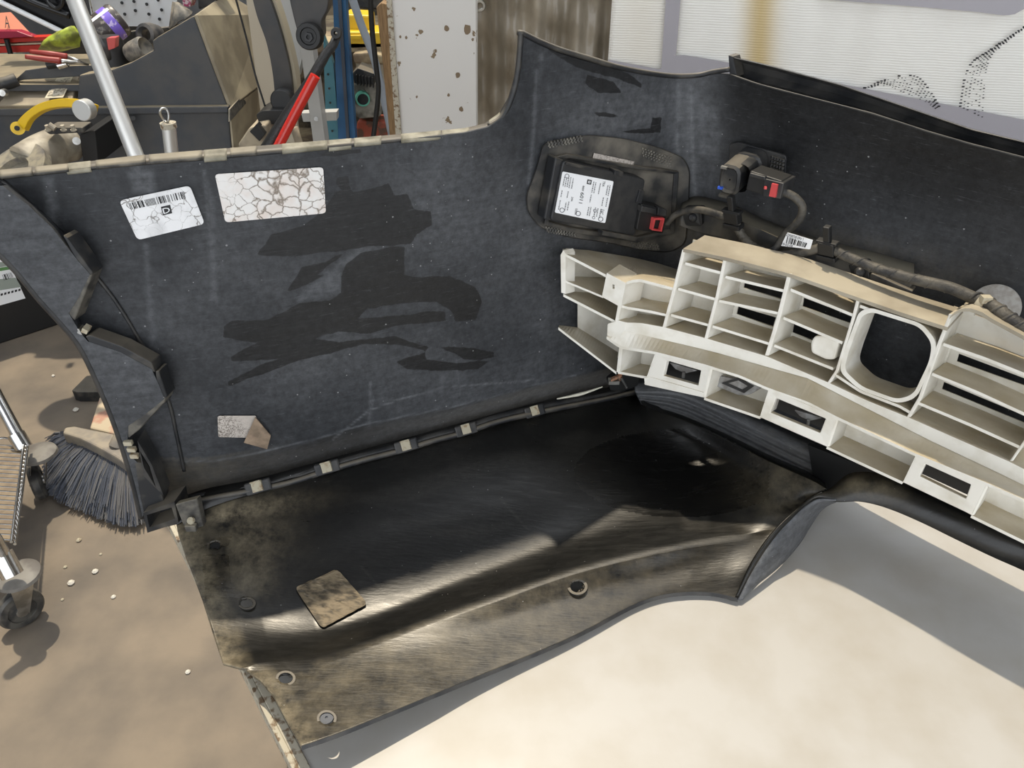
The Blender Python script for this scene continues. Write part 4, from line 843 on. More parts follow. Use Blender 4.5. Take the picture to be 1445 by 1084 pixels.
# left wing that reaches the side wall
bw = lambda x, y, o=.012: WALL(x, y, o)
shelf('top_plate', [ABS(*p) for p in [(796, 357), (856, 388), (882, 399), (886, 397), (893, 395), (904, 394), (950, 406)]], [bw(*p) for p in [(794, 351), (830, 353), (860, 358), (885, 362), (905, 366), (930, 372), (958, 381)]], .004, n=60)
obj('back_panel', MB().prism([bw(*p, .010) for p in [(796, 352), (838, 357), (905, 370), (950, 385), (940, 462), (905, 455), (868, 450), (795, 415)]], (.003, .004, 0)), M['abs'], ab)
shelf('slat', [ABS(*p) for p in [(798, 396), (851, 418)]], [bw(*p) for p in [(799, 390), (858, 392)]], .003)
shelf('slat', [ABS(*p) for p in [(795, 415), (869, 453)]], [bw(*p) for p in [(797, 411), (835, 413), (878, 430)]], .004)
obj('rib', MB().prism([ABS(x, y, .001) for x, y in [(795, 353), (798, 358), (798, 415), (792, 413), (791, 360)]], DV*.02), M['abs'], ab)
bf_ = obj('box_face', MB().ring([ABS(x, y, .002) for x, y in [(856, 385), (882, 399), (874, 433), (849, 419)]], [ABS(x, y, .002) for x, y in [(864, 401), (867, 402), (867, 408), (864, 407)]], (.02, .03, -.002)), M['abs'], ab, bevel=.0006)
obj('rib', MB().prism([ABS(x, y, .002) for x, y in [(878, 398), (883, 400), (872, 455), (868, 453)]], DV*.045), M['abs'], ab)
obj('back_panel', MB().prism([bw(*p, .012) for p in [(815, 424), (872, 440), (872, 505), (815, 463)]], (.003, .004, 0)), M['abs'], ab)
shelf('slat', [ABS(*p) for p in [(788, 462), (870, 525)]], [bw(*p) for p in [(789, 459), (815, 462), (872, 497)]], .004)
obj('tab', MB().prism([AB(.05)(x, y) for x, y in [(1361, 428), (1377, 432), (1374, 446), (1359, 441)]], (.004, .004, -.001)), M['abs'], ab)
# clips seen in the cells
gc = mat('grey_clip', (.30, .30, .29), .5, c2=(.16, .15, .14), scale=80)
C = lambda x, y, o=0: A2(x, y, -.028+o)
rc = obj('retaining_clip', MB().prism([C(x, y) for x, y in rnd([(1007, 538), (1016, 531), (1070, 542), (1074, 548), (1058, 557), (1042, 558), (1012, 546)], 3)], DV*.006), gc, ab, bevel=.0006, label='grey spring clip with a dark slot')
obj('clip_slot', MB().ring([C(x, y, .0015) for x, y in [(1018, 541), (1040, 533), (1064, 545), (1050, 555)]], [C(x, y, .0015) for x, y in [(1027, 541), (1042, 537), (1055, 545), (1047, 550)]], DV*.002), M['black'], rc)
for ox, oy in ((963, 521), (1139, 588)):
    u = obj('metal_clip', MB().prism([A2(x+ox, y+oy, -.022) for x, y in rnd([(-19, -10), (22, 2), (4, 6), (-10, 0)], 3)], DV*.004).cyl(A2(ox+2, oy+4, -.020), A2(ox+1, oy+12, -.020), .0022, 8), gc, ab, bevel=.0005, label='metal clip inside the window')
rst = mat('rusty_metal', (.36, .17, .09), .75, c2=(.16, .10, .07), scale=200)
rk = obj('rusty_clip', MB().box(WALL(869, 533, .06), .016, .006, .005, (1, .3, .3)).box(WALL(875, 530, .06), .006, .006, .016, (1, .3, .2)), rst, bp, bevel=.001, label='small rusty clip at the corner')
obj('screw', MB().cyl(WALL(876, 533, .064), WALL(884, 547, .064), .0022, 10).box(WALL(866, 538, .058), .016, .01, .006), M['steel'], rk)
obj('corner_block', MB().prism([WALL(x, y, .050) for x, y in rnd([(858, 540), (878, 525), (905, 530), (900, 545), (880, 552), (862, 552)], 3)], (.0, .03, -.01)), M['black'], bp, bevel=.002)
# ================================================================== BACKGROUND
struct('wall_back', MB().box((0, 8.6, 1.6), 14, .2, 3.2), mat('plaster_wall', (.42, .42, .42), .8, c2=(.33, .33, .33), scale=2))
def pp_(P_, Y): return [Py(x, y, Y) for x, y in P_]
def px_prism(P_, Y, vec): return MB().prism(pp_(P_, Y), vec)
for nm, c_, a_, b_ in (('wall_left', (-4.2, 3, 1.6), .2, 12), ('wall_right', (4.2, 3, 1.6), .2, 12)):
    struct(nm, MB().box(c_, a_, b_, 3.2), bpy.data.materials['plaster_wall'])  # side walls out of view, added to darken the low sky
sk = (-2.8, 1.9, 1.12, 4.6)              # unseen skylight opening, added to let the sun through
cb_ = MB().ring([(-4.3, -1.2, 3.2), (4.3, -1.2, 3.2), (4.3, 8.7, 3.2), (-4.3, 8.7, 3.2)], [(sk[0], sk[2], 3.2), (sk[1], sk[2], 3.2), (sk[1], sk[3], 3.2), (sk[0], sk[3], 3.2)], (0, 0, .12))
struct('ceiling', cb_, mat('ceiling_grey', (.16, .16, .17), .9))  # dim ceiling out of view, added to keep reflections dark
# ---- printed banner
BN = Surf([(-.2, 2.62), (.40, 2.52), (1.2, 2.30), (2.6, 2.0)])
bn = thing('banner', 'large white printed banner sheet hanging behind the bumper at the right', 'banner', (1.2, 2.3, 0))
def bpt(x, y, o=0): return BN(x, y, o)
c = [p for p in BN.c if p[0] > BN(859, 60).x]
zt, zb = 2.1, .12
mb = MB(); gx = linear([tuple(q) for q in c], 160); att = []
for j in range(60):
    z = zt+(zb-zt)*j/59; r = []
    for i, q in enumerate(gx):
        w = .006*math.sin(i*.35+z*1.3)+.004*math.sin(i*.9)
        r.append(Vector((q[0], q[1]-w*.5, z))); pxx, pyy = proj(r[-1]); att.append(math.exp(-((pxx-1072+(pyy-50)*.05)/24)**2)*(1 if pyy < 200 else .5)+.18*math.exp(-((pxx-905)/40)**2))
    mb.grid([r]) if False else None
    if j: prev_rows.append(r)
    else: prev_rows = [r]
mb.grid(prev_rows)
bm_ = bpy.data.materials.new('banner_sheet'); bm_.use_nodes = True; nt = bm_.node_tree; N = nt.nodes; L_ = nt.links; b_ = N['Principled BSDF']; b_.inputs['Roughness'].default_value = .35
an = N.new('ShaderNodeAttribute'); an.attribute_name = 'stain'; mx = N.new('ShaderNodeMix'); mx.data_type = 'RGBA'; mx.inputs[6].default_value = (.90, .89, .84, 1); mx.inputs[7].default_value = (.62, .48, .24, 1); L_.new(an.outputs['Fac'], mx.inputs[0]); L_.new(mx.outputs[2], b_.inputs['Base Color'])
tc = N.new('ShaderNodeTexCoord'); wv = N.new('ShaderNodeTexWave'); wv.bands_direction = 'Z'; wv.inputs['Scale'].default_value = 45; wv.inputs['Distortion'].default_value = 1.2; L_.new(tc.outputs['Object'], wv.inputs['Vector']); bu = N.new('ShaderNodeBump'); bu.inputs['Strength'].default_value = .25; bu.inputs['Distance'].default_value = .002; L_.new(wv.outputs['Fac'], bu.inputs['Height']); L_.new(bu.outputs[0], b_.inputs['Normal'])
obj('sheet', mb, bm_, bn, solid=.002, smooth=True, attr={'stain': att}, recalc=False)
gp = mat('grey_print_ink', (.40, .385, .42), .4)
def bprint(name, A, B, n=50, o=.013):
    a, b = linear(A, n), linear(B, n)
    return obj(name, MB().grid([[bpt(*(p+(q-p)*t), o) for p, q in zip(a, b)] for t in np.linspace(0, 1, 6)]), gp, bn, recalc=False)
bprint('grey_bar', [(945, -90), (933, 99)], [(968, -90), (954, 76)])
bprint('grey_band', [(858, 84), (933, 98), (954, 76), (1000, 83), (1215, 124), (1445, 169), (1560, 192)], [(855, 260), (933, 270), (954, 260), (1000, 270), (1215, 330), (1445, 400), (1560, 430)])
bprint('grey_band', [(1150, -2), (1200, 2), (1300, 10), (1380, 17), (1419, 22), (1432, 20), (1446, 12), (1560, -30)], [(1150, -90), (1200, -90), (1300, -90), (1380, -90), (1419, -90), (1432, -90), (1446, -90), (1560, -90)])
mb = MB(); R_ = random.Random(8)
def dots(P0, P1, n, m_, s=.0022):
    a, b = catmull(P0, n), catmull(P1, n)
    for i in range(n):
        for j in range(m_):
            if R_.random() < .22+.03*j: continue
            p = a[i]+(b[i]-a[i])*(j/(m_-1)); c = bpt(p[0], p[1], .015); w = s*(1.0 if j else 1.6)*(.7+.6*R_.random()); mb.add([c+Vector((-w, 0, -w*.5)), c+Vector((w, 0, -w*.5)), c+Vector((w, 0, w*.5)), c+Vector((-w, 0, w*.5))], [(0, 1, 2, 3)])
dots([(1220, 124), (1245, 114), (1270, 107), (1295, 109), (1312, 128), (1325, 150)], [(1222, 124), (1250, 121), (1270, 128), (1290, 136), (1308, 145), (1320, 153)], 26, 7)
dots([(1445, 38), (1420, 55), (1395, 72), (1372, 88), (1362, 108), (1358, 130), (1355, 150)], [(1445, 40), (1424, 57), (1402, 76), (1393, 92), (1390, 110), (1388, 132), (1386, 165)], 34, 7)
obj('dotted_print', mb, M['ink'], bn, kind='stuff')
# ---- brown translucent tarp
tp_ = thing('plastic_tarp', 'crinkled brown plastic tarpaulin hanging between the white board and the banner', 'tarpaulin', (0, 2.5, 0))
tm = mat('brown_plastic_film', (.20, .17, .125), .20, c2=(.42, .37, .29), scale=5, mixlo=.4, mixhi=.8, bump=1.0, bscale=22, stretch=(2, 2, 1.2)); mb = MB(); R_ = random.Random(2); ph = [R_.random()*6 for _ in range(8)]
rr = []
for j in range(90):
    z = 2.0-1.9*j/89; r = []
    for i in range(120):
        x = -.14+.60*i/119
        d = .014*math.sin(x*48+ph[0]+z*1.3)+.010*math.sin(x*101+ph[1]-z*2)+.006*math.sin(x*33+z*17+ph[2])+.004*math.sin(z*60+x*20+ph[3])
        r.append(Vector((x, 2.58+d, z)))
    rr.append(r)
obj('film', MB().grid(rr), tm, tp_, smooth=True, solid=.001, recalc=False)
g = Py(677, 8, 2.55); obj('eyelet', MB().lathe(g, (0, -1, 0), [(.008, 0), (.010, .004), (.016, .004), (.018, 0), (.018, -.004)], 20), M['steel'], tp_, smooth='auto')
# ---- white board with a rusty edge, plank behind
wb = thing('board', 'tall white painted board with brown chips and a rusty left edge', 'board', Py(610, 200, 2.2))
chip = mat('chipped_white_paint', (.70, .68, .64), .5, c2=(.22, .16, .09), scale=26, mixlo=.665, mixhi=.68, detail=5)
obj('panel', px_prism([(537, -200), (670, -200), (671, -60), (672, 215), (567, 215), (548, -60)], 2.2, (.004, .02, 0)), chip, wb)
obj('edge_strip', px_prism([(530, -200), (537, -200), (548, -60), (568, 215), (560, 215), (541, -60)], 2.19, (.0, .03, 0)), M['rust'], wb)
for cx_, cy_, s_ in ((659, 42, 6), (630, 40, 4), (646, 106, 3.5), (615, 72, 2), (573, 53, 2), (633, 134, 2), (651, 154, 3), (667, 56, 2), (588, 137, 1.6), (565, 52, 1.7)):
    P_ = [(cx_+math.cos(a)*s_*(.7+.5*random.random()), cy_+math.sin(a)*s_*(1+.5*random.random())) for a in np.linspace(0, 6.28, 10)[:-1]]
    obj('paint_chip', px_prism(P_, 2.199, (0, .002, 0)), mat('chip_brown', (.22, .16, .10), .8) if 'chip_brown' not in bpy.data.materials else bpy.data.materials['chip_brown'], wb)
wd = obj('wooden_plank', px_prism([(531, 10), (538, 4), (546, 6), (560, 215), (552, 215), (540, 90)], 2.3, (.0, .05, 0)), mat('brown_wood', (.30, .19, .09), .7, c2=(.20, .12, .055), scale=20, stretch=(8, 8, 1)), bevel=.002); tag(wd, 'weathered brown wooden plank standing left of the white board', 'plank')
# ---- pipes, hose and rack at the middle
pi_ = obj('grey_pipe', MB().tube([Py(455, -150, 2.6), Py(490, -25, 2.6), Py(508, 30, 2.6), Py(530, 90, 2.6), Py(560, 225, 2.6)], .0125, 16, smooth=40), mat('grey_blue_paint', (.33, .37, .42), .4), smooth='auto'); tag(pi_, 'slanting grey metal pipe between the blue post and the plank', 'pipe')
ho = obj('rubber_hose', MB().tube([Py(518, -160, 2.5), Py(522, -25, 2.5), Py(525, 40, 2.5), Py(531, 95, 2.5), Py(534, 130, 2.5), Py(524, 215, 2.5)], .008, 12, smooth=60), M['black'], smooth=True); tag(ho, 'thin black rubber hose hanging in front of the grey pipe', 'hose')
rk_ = thing('storage_rack', 'blue steel storage rack post with shelves of garage clutter behind', 'rack', (-.55, 3.0, 0))
blu = mat('blue_steel', (.02, .12, .27), .4, c2=(.015, .08, .19), scale=8); tl = mat('teal_steel', (.06, .20, .25), .45)
obj('post', px_prism([(456, -200), (473, -200), (485, -40), (503, 215), (478, 215), (468, -40)], 2.75, (0, .04, 0)), blu, rk_, bevel=.001)
obj('post_flange', px_prism([(456, 50), (470, 90), (481, 215), (461, 215)], 2.76, (0, .03, 0)), tl, rk_)
obj('post_edge', px_prism([(474, -40), (479, -40), (494, 215), (490, 215)], 2.735, (0, .01, 0)), mat('dark_blue_seal', (.05, .06, .08), .5), rk_)
for k in range(6): obj('slot', MB().cyl(Py(463+k*1.5, 105+k*20, 2.755), Py(463+k*1.5, 105+k*20, 2.75), .004, 8), M['black'], rk_)
tan = mat('dusty_tan', (.38, .31, .19), .8, c2=(.20, .15, .10), scale=18, bump=.4)
sx0 = Py(470, 75, 3.4); sx1 = Py(580, 75, 3.4)
for z in (.85, .35): obj('shelf', MB().box(((sx0.x+sx1.x)/2, 3.5, z), 1.0, .6, .03), tan, rk_)
obj('back_plate', MB().box(((sx0.x+sx1.x)/2, 3.86, 1.0), 1.1, .03, 2.0), mat('dark_clutter', (.07, .06, .045), .8, c2=(.26, .21, .14), scale=14, mixlo=.45, mixhi=.6), rk_)
yl = mat('yellow_plastic', (.75, .50, .02), .4)
yb = thing('yellow_tool_case', 'yellow plastic tool case stacked on the rack behind the grey pipe', 'case', Py(515, 75, 3.2))
obj('lower_case', px_prism([(488, 45), (545, 46), (546, 68), (490, 70)], 3.2, (0, .15, 0)), yl, yb, bevel=.006)
obj('upper_case', px_prism([(485, 20), (522, 22), (524, 46), (487, 46)], 3.25, (0, .12, 0)), yl, yb, bevel=.008)
obj('latch', px_prism([(494, 50), (510, 50), (510, 56), (494, 56)], 3.19, (0, .02, 0)), yl, yb, bevel=.002)
for i, (P_, nm, lb, m_) in enumerate((([(486, -20), (540, -20), (545, 16), (500, 12)], 'engine_part', 'dark metal engine part above the yellow case', M['blkdust']), ([(497, 76), (520, 74), (548, 80), (545, 92), (500, 90)], 'cardboard_box', 'flattened tan box under the yellow case', tan), ([(500, 82), (526, 80), (552, 95), (560, 120), (535, 135), (505, 112)], 'metal_cover', 'pale dented metal cover right of the engine block', mat('dull_cream', (.5, .47, .38), .5)))):
    o_ = obj(nm, px_prism(P_, 3.04+i*.1, (0, .08, 0)), m_, bevel=.008); tag(o_, lb, 'box' if 'box' in nm else 'car part')
eb = thing('engine_block', 'small dark finned engine block with a green-rimmed round opening', 'engine', Py(515, 140, 2.9))
obj('fins', MB().prism(pp_([(496, 104), (505, 96), (528, 104), (528, 120), (500, 118)], 2.9), (0, .1, 0)), M['blkdust'], eb, bevel=.003)
for k in range(6): obj('fin', MB().box(Py(504+k*4.5, 112+k*.8, 2.895), .003, .02, .035), M['black'], eb)
obj('housing', px_prism(rnd([(499, 116), (528, 118), (540, 128), (538, 165), (505, 168), (498, 150)], 6), 2.92, (0, .12, 0)), mat('cast_grey', (.30, .28, .24), .55, c2=(.12, .11, .09), scale=30), eb, bevel=.004)
c = Py(512, 140, 2.90); obj('opening', MB().lathe(c, (.25, -1, 0), [(.020, -.002), (.020, .004), (.0255, .004), (.0265, -.02)], 28), mat('green_gasket', (.10, .38, .28), .4), eb, smooth='auto', label='green gasket ring'); obj('bore', MB().cyl(c+Vector((0, .02, 0)), c+Vector((0, .0, 0)), .0205, 24), M['black'], eb)
mc = obj('red_toolbox', px_prism([(505, 170), (545, 172), (548, 215), (495, 215)], 2.95, (0, .1, 0)), mat('rust_red', (.30, .06, .03), .6, c2=(.10, .05, .03), scale=30, mixlo=.45, mixhi=.55), bevel=.008); tag(mc, 'rusty red metal box low behind the bumper rim', 'box')
ll = thing('light_frame', 'pale grey steel frame standing behind the red lever', 'frame', Py(440, 190, 2.5))
lg = mat('pale_grey_steel', (.48, .48, .46), .45)
obj('upright', px_prism([(422, 55), (440, 60), (461, 215), (444, 215)], 2.5, (0, .06, 0)), lg, ll, bevel=.001)
obj('upright', px_prism([(385, -30), (404, -30), (428, 75), (420, 110)], 2.55, (0, .05, 0)), lg, ll, bevel=.001)
obj('crossbar', px_prism([(425, 160), (475, 158), (475, 170), (428, 172)], 2.58, (0, .04, 0)), lg, ll)
obj('bolt', MB().cyl(Py(446, 168, 2.5), Py(446, 168, 2.49), .007, 12), M['steel'], ll)
obj('cream_panel', px_prism([(340, -60), (386, -60), (425, 215), (375, 215)], 2.75, (0, .02, 0)), mat('cream_panel', (.48, .42, .32), .5), ll)

# ---- tyre changer arm with its red lever
tcg = thing('tyre_changer', 'black tyre changer column with curved arm and round bolted joint', 'machine', Py(400, 200, 2.3))
dk = mat('dark_satin_metal', (.035, .037, .04), .45, c2=(.06, .055, .05), scale=10)
a = catmull([(350, -30), (362, 20), (376, 60), (385, 105), (389, 150)], 30); b = catmull([(370, -30), (388, 20), (400, 60), (410, 105), (414, 150)], 30)
obj('curved_arm', MB().prism([Py(*p, 2.30) for p in a]+[Py(*p, 2.30) for p in b[::-1]], (0, .06, 0)), dk, tcg)
b2 = [p+np.array((7, 0)) for p in b]
obj('curved_rim', MB().prism([Py(*p, 2.32) for p in b]+[Py(*p, 2.32) for p in b2[::-1]], (0, .05, 0)), mat('beige_metal', (.50, .44, .32), .5), tcg)
obj('arm', px_prism(rnd([(402, -30), (413, 20), (424, 62), (437, 69), (455, 55), (453, 30), (462, 15), (468, -30)], 6), 2.22, (0, .06, 0)), dk, tcg, bevel=.003)
c = Py(437, 51, 2.20); j = obj('joint', MB().lathe(c, (0, -1, .15), [(0, .012), (.020, .012), (.022, .016), (.031, .016), (.034, .010), (.034, -.02)], 32), M['black'], tcg, smooth='auto'); obj('hex_socket', MB().lathe(c+Vector((0, -.012, 0)), (0, -1, .15), [(.006, .0), (.006, .006), (.012, .006), (.013, 0)], 6), M['blk'], j)
c = Py(398, 142, 2.24); obj('joint', MB().lathe(c, (0, -1, .1), [(0, .01), (.028, .01), (.032, .004), (.032, -.03)], 28), M['black'], tcg, smooth='auto')
obj('foot', px_prism(rnd([(361, 162), (372, 156), (412, 155), (416, 175), (366, 176)], 3), 2.2, (0, .1, 0)), M['black'], tcg, bevel=.002)
pd = thing('beige_pedal', 'beige cast bracket with a black clamp beside the lever foot', 'machine part', Py(355, 200, 2.2)); bg_ = mat('beige_cast', (.45, .38, .27), .6, c2=(.30, .25, .18), scale=20)
obj('body', px_prism(rnd([(335, 205), (352, 180), (375, 176), (380, 205), (345, 215)], 4), 2.15, (0, .12, 0)), bg_, pd, bevel=.004); obj('clamp', px_prism([(352, 186), (362, 175), (374, 190), (366, 200)], 2.13, (0, .03, 0)), M['black'], pd, bevel=.002)
pr = obj('tyre_mount_ring', MB().tube([Py(415, 180, 2.4), Py(421, 190, 2.4), Py(420, 212, 2.4), Py(420, 500, 2.4)], .012, 10, smooth=20), bg_, smooth=True); tag(pr, 'beige curved rod standing right of the red lever', 'rod')
lv = thing('lever', 'black pry lever with a bright red sleeve leaning in front of the machine', 'lever', Py(380, 215, 2.0))
obj('bar', MB().tube([Py(477, 47, 2.05), Py(470, 64, 2.04), Py(460, 76, 2.03), Py(452, 90, 2.02), Py(440, 112, 2.01), Py(405, 165, 2.0), Py(370, 222, 1.99), Pz(150, 560, .012)], [.010, .016, .020, .021, .019, .016, .015, .015], 14, smooth=50), mat('black_lever', (.02, .02, .02), .38, bump=.6, bscale=260), lv, smooth=True)
obj('sleeve', MB().tube([Py(445, 107, 1.98), Py(418, 158, 1.97), Py(388, 216, 1.96)], .0125, 20, smooth=20), mat('red_sleeve', (.62, .025, .015), .25, coat=.5), lv, smooth='auto', label='bright red sleeve')
e = Py(475, 47, 2.03); obj('eye', MB().lathe(e, (0, -1, .2), [(.005, -.01), (.005, .012), (.012, .012), (.014, 0), (.012, -.01)], 20), M['black'], lv, smooth='auto')
cb = obj('cable', MB().tube([Py(325, -30, 2.25), Py(348, 55, 2.25), Py(360, 105, 2.24), Py(374, 150, 2.23)], .0028, 8, smooth=50), M['black'], smooth=True); tag(cb, 'thin black cable hanging over the grey machine housing', 'cable')

# ---- wheel balancer
wbm = thing('wheel_balancer', 'dark grey wheel balancing machine with a moulded top and a side tinted beige as if lit', 'machine', Py(160, 300, 2.6))
g1 = mat('grey_housing', (.055, .06, .068), .5, c2=(.075, .075, .075), scale=12, dust=.8, dustc=(.34, .28, .18, 1)); g2 = mat('lit_side_housing', (.40, .345, .24), .55, c2=(.24, .205, .145), scale=8); EX = (.046, .55, 0)  # second colour paints warm light onto the machine's right-hand faces
fr = pp_([(-40, 158), (150, 157), (322, 154), (335, 320), (-40, 330)], 2.6); obj('lower_body', MB().prism(fr, EX), g1, wbm, bevel=.006)
Pn_s = Py; fr = pp_([(322.5, 154), (337, 320)], 2.599); V_ = Vector(EX); obj('side_panel', MB().prism([fr[0], fr[1], fr[1]+V_, fr[0]+V_], (.006, 0, 0)), g2, wbm)
fr = pp_([(107, 155), (111, 106), (155, 99), (185, 88), (216, 71), (214, 58), (222, 52), (273, 22), (298, 90), (322, 153)], 2.6); obj('upper_body', MB().prism(fr, (.01, .05, 0)), g1, wbm, bevel=.006)
s0, s1, s2 = Py(273, 22, 2.6), Py(322, 153, 2.6), Py(298, 90, 2.6); s3 = Py(330, -20, 2.95)
obj('hood', MB().prism([s0, s2, s1, s1+V_, s2+V_+Vector((-.03, 0, .05)), Py(316, -8, 3.0)], (.012, 0, .004)), g2, wbm, bevel=.004)
obj('ledge', MB().prism([Py(0-40, 154, 2.58), Py(110, 152, 2.58), Py(322, 150, 2.58), Py(322, 160, 2.58), Py(110, 163, 2.58), Py(-40, 165, 2.58)], (.0, .05, 0)), g1, wbm, bevel=.004)
a = pp_([(24, 113), (112, 105)], 2.72); b = pp_([(99, 149), (-5, 149)], 2.58); sl = obj('sloped_cover', MB().prism(a+b, (0, .02, -.03)), mat('tan_cover', (.34, .29, .20), .6, c2=(.24, .20, .145), scale=10), wbm, bevel=.004)
q4 = pp_([(83, 114), (106, 111)], 2.705)+pp_([(92, 141), (66, 142)], 2.60); q4 = [p+Vector((0, -.008, .010)) for p in q4]
st = obj('label', MB().prism(q4, (0, .001, -.001)), mat('cream_label', (.62, .56, .42), .5), wbm); obj('label_print', MB().prism([p*.8+sum(q4, Vector())/4*.2+Vector((0, -.001, .0012)) for p in q4], (0, .0004, 0)), mat('label_print', (.55, .50, .40), .5, c2=(.25, .22, .16), scale=150, mixlo=.5, mixhi=.55), st)
tray_y = [2.62, 3.0]
tz = Py(60, 108, 2.7).z
obj('tray_floor', MB().box((Py(120, 100, 2.85).x, 2.86, tz-.02), .95, .45, .02), g1, wbm)
obj('tray_wall', px_prism([(15, 118), (36, 99), (70, 94), (125, 92), (157, 97), (157, 103), (112, 108), (33, 113)], 2.66, (.0, .02, 0)), g1, wbm, bevel=.003)
obj('tray_wall', px_prism([(160, 48), (214, 40), (240, 38), (240, 70), (160, 84)], 3.0, (.0, .02, 0)), M['blkdust'], wbm, bevel=.004)
obj('screw_cap', MB().cyl(Py(188, 167, 2.58), Py(188, 167, 2.57), .007, 12), M['blkdust'], wbm)
HX = Pn_s(322.5, 154, 2.599).x+.010
Pn_ = lambda x, y: (lambda d: Vector((HX, d[1]*HX/d[0], CAMH+d[2]*HX/d[0])))(ray(x, y))
obj('hinge_plate', MB().prism([Pn_(322, 172), Pn_(322, 154), Pn_(345, 128), Pn_(345, 146)], (.006, .0, 0)), M['dust_lit'], wbm, bevel=.001)
# items lying in its tray
Z = .05
sc = thing('spray_can', 'grubby dark spray can with a purple band lying in the machine tray', 'can', Py(150, 45, 2.8))
a_, b_ = Py(134, 52, 2.80), Py(170, 25, 2.86); ax_ = (b_-a_).normalized(); Lc = (b_-a_).length
obj('can_body', MB().lathe(a_, ax_, [(0, 0), (.040, 0), (.052, .012), (.055, .02), (.055, Lc-.012), (.051, Lc-.004), (.040, Lc), (0, Lc-.006)], 32), mat('can_print', (.06, .05, .045), .35, c2=(.30, .27, .22), scale=40, mixlo=.55, mixhi=.62), sc, smooth='auto')
obj('purple_band', MB().lathe(a_+ax_*(Lc-.055), ax_, [(.0554, 0), (.0556, .001), (.0556, .030), (.0554, .031)], 32), mat('purple_print', (.22, .14, .62), .4, c2=(.6, .5, .8), scale=60, mixlo=.55, mixhi=.6), sc, smooth=True)
obj('nozzle', MB().lathe(a_-ax_*.03, ax_, [(0, 0), (.012, 0), (.013, .02), (.018, .03)], 16), M['black'], sc, smooth='auto')
w_ = ax_.cross(Vector((0, 0, 1))).normalized(); n_ = w_.cross(ax_); 
obj('print_stripe', MB().grid([[a_+ax_*t+(n_*math.cos(k)-w_*math.sin(k))*.0558*(1 if (n_.z > 0) else -1) for k in (-.62, -.5, -.4)] for t in (.01, .05, .09)]), M['white'], sc)
gl = MB(); R_ = random.Random(6)
P_ = [(58, 72), (66, 58), (84, 46), (104, 38), (114, 50), (112, 66), (88, 72)]; cpt = Py(90, 60, 2.75); rr = []
for k, h in ((1, 0), (.95, .02), (.75, .04), (.4, .055), (.02, .06)):
    rr.append([cpt+(Py(x, y, 2.75)-cpt)*k*(1+.08*R_.random())+Vector((0, -h, h*.3)) for x, y in dens(P_, 5)])
gl.grid(rr, close=True); o_ = obj('rubber_glove', gl, mat('lime_rubber', (.42, .50, .05), .5, c2=(.14, .15, .03), scale=30, bump=.4, bscale=60), smooth=True); tag(o_, 'crumpled lime green rubber glove in the machine tray', 'glove')
plr = thing('pliers', 'pliers with red handles resting on the machine tray edge', 'pliers', Py(80, 82, 2.6)); rh = mat('red_handle', (.30, .04, .03), .4)
obj('handle', MB().tube([Py(43, 73, 2.62), Py(70, 76, 2.62), Py(95, 80, 2.64)], [.007, .009, .010], 12, smooth=16), rh, plr, smooth=True); obj('handle', MB().tube([Py(36, 80, 2.58), Py(60, 83, 2.59), Py(86, 86, 2.6)], [.007, .009, .010], 12, smooth=16), rh, plr, smooth=True)
obj('jaw', MB().tube([Py(86, 86, 2.6), Py(105, 88, 2.62), Py(125, 91, 2.66)], [.007, .006, .003], 10, smooth=12), M['steel'], plr, smooth=True); obj('jaw', MB().tube([Py(95, 80, 2.64), Py(108, 85, 2.63), Py(122, 91, 2.66)], [.006, .006, .003], 10, smooth=12), M['steel'], plr, smooth=True)
def simple(nm, lb, cat, mb, m, **k): o_ = obj(nm, mb, m, **k); tag(o_, lb, cat); return o_
rubber = mat('grey_rubber', (.11, .105, .095), .65, c2=(.26, .235, .19), scale=40)
simple('centring_cone', 'dusty grey rubber cone on its side in the tray, nearest the rim', 'cone', MB().lathe(Py(184, 76, 2.72), (.9, -.25, .35), [(0, 0), (.030, 0), (.034, .02), (.036, .06), (.030, .072), (.026, .06), (.010, .05), (0, .05)], 28), rubber, smooth='auto')
simple('rubber_ring', 'dark grey rubber ring standing behind the cone', 'ring', MB().lathe(Py(212, 50, 2.8), (-.3, -1, .25), [(.018, .0), (.018, .02), (.026, .03), (.036, .026), (.040, .0), (.036, -.03)], 28), mat('dark_rubber', (.04, .042, .045), .5, c2=(.12, .11, .1), scale=30), smooth='auto')
simple('plug_body', 'black tapered plug standing in the tray left of the cone', 'plug', MB().lathe(Py(162, 90, 2.72), (0, 0, 1), [(0, 0), (.052, 0), (.046, .03), (.044, .07), (.036, .085), (0, .085)], 24), M['black'], smooth='auto')
simple('hose_clamp', 'dark hose fitting lying beside the silver pole in the tray', 'fitting', MB().tube([Py(128, 52, 2.70), Py(138, 62, 2.69), Py(146, 74, 2.68), Py(150, 84, 2.68)], [.022, .028, .026, .02], 14, smooth=16), M['blk'], smooth=True)
simple('coral_block', 'small square red plastic block between the spray can and the cone', 'block', px_prism(rnd([(150, 54), (163, 53), (162, 68), (153, 71)], 1.5), 2.64, (0, .03, 0)), mat('coral_red', (.55, .08, .07), .4), bevel=.002)
simple('socket', 'chrome socket lying under the red pliers', 'socket', MB().lathe(Py(82, 93, 2.62), (1, .2, .25), [(0, 0), (.012, 0), (.012, .03), (.008, .03), (.006, .02), (0, .02)], 16), M['chrome'], smooth='auto')
simple('socket', 'black socket lying in the tray corner under the pliers', 'socket', MB().lathe(Py(66, 92, 2.64), (1, .3, .1), [(0, 0), (.013, 0), (.013, .04), (.009, .04), (.008, .02), (0, .02)], 16), M['black'], smooth='auto')
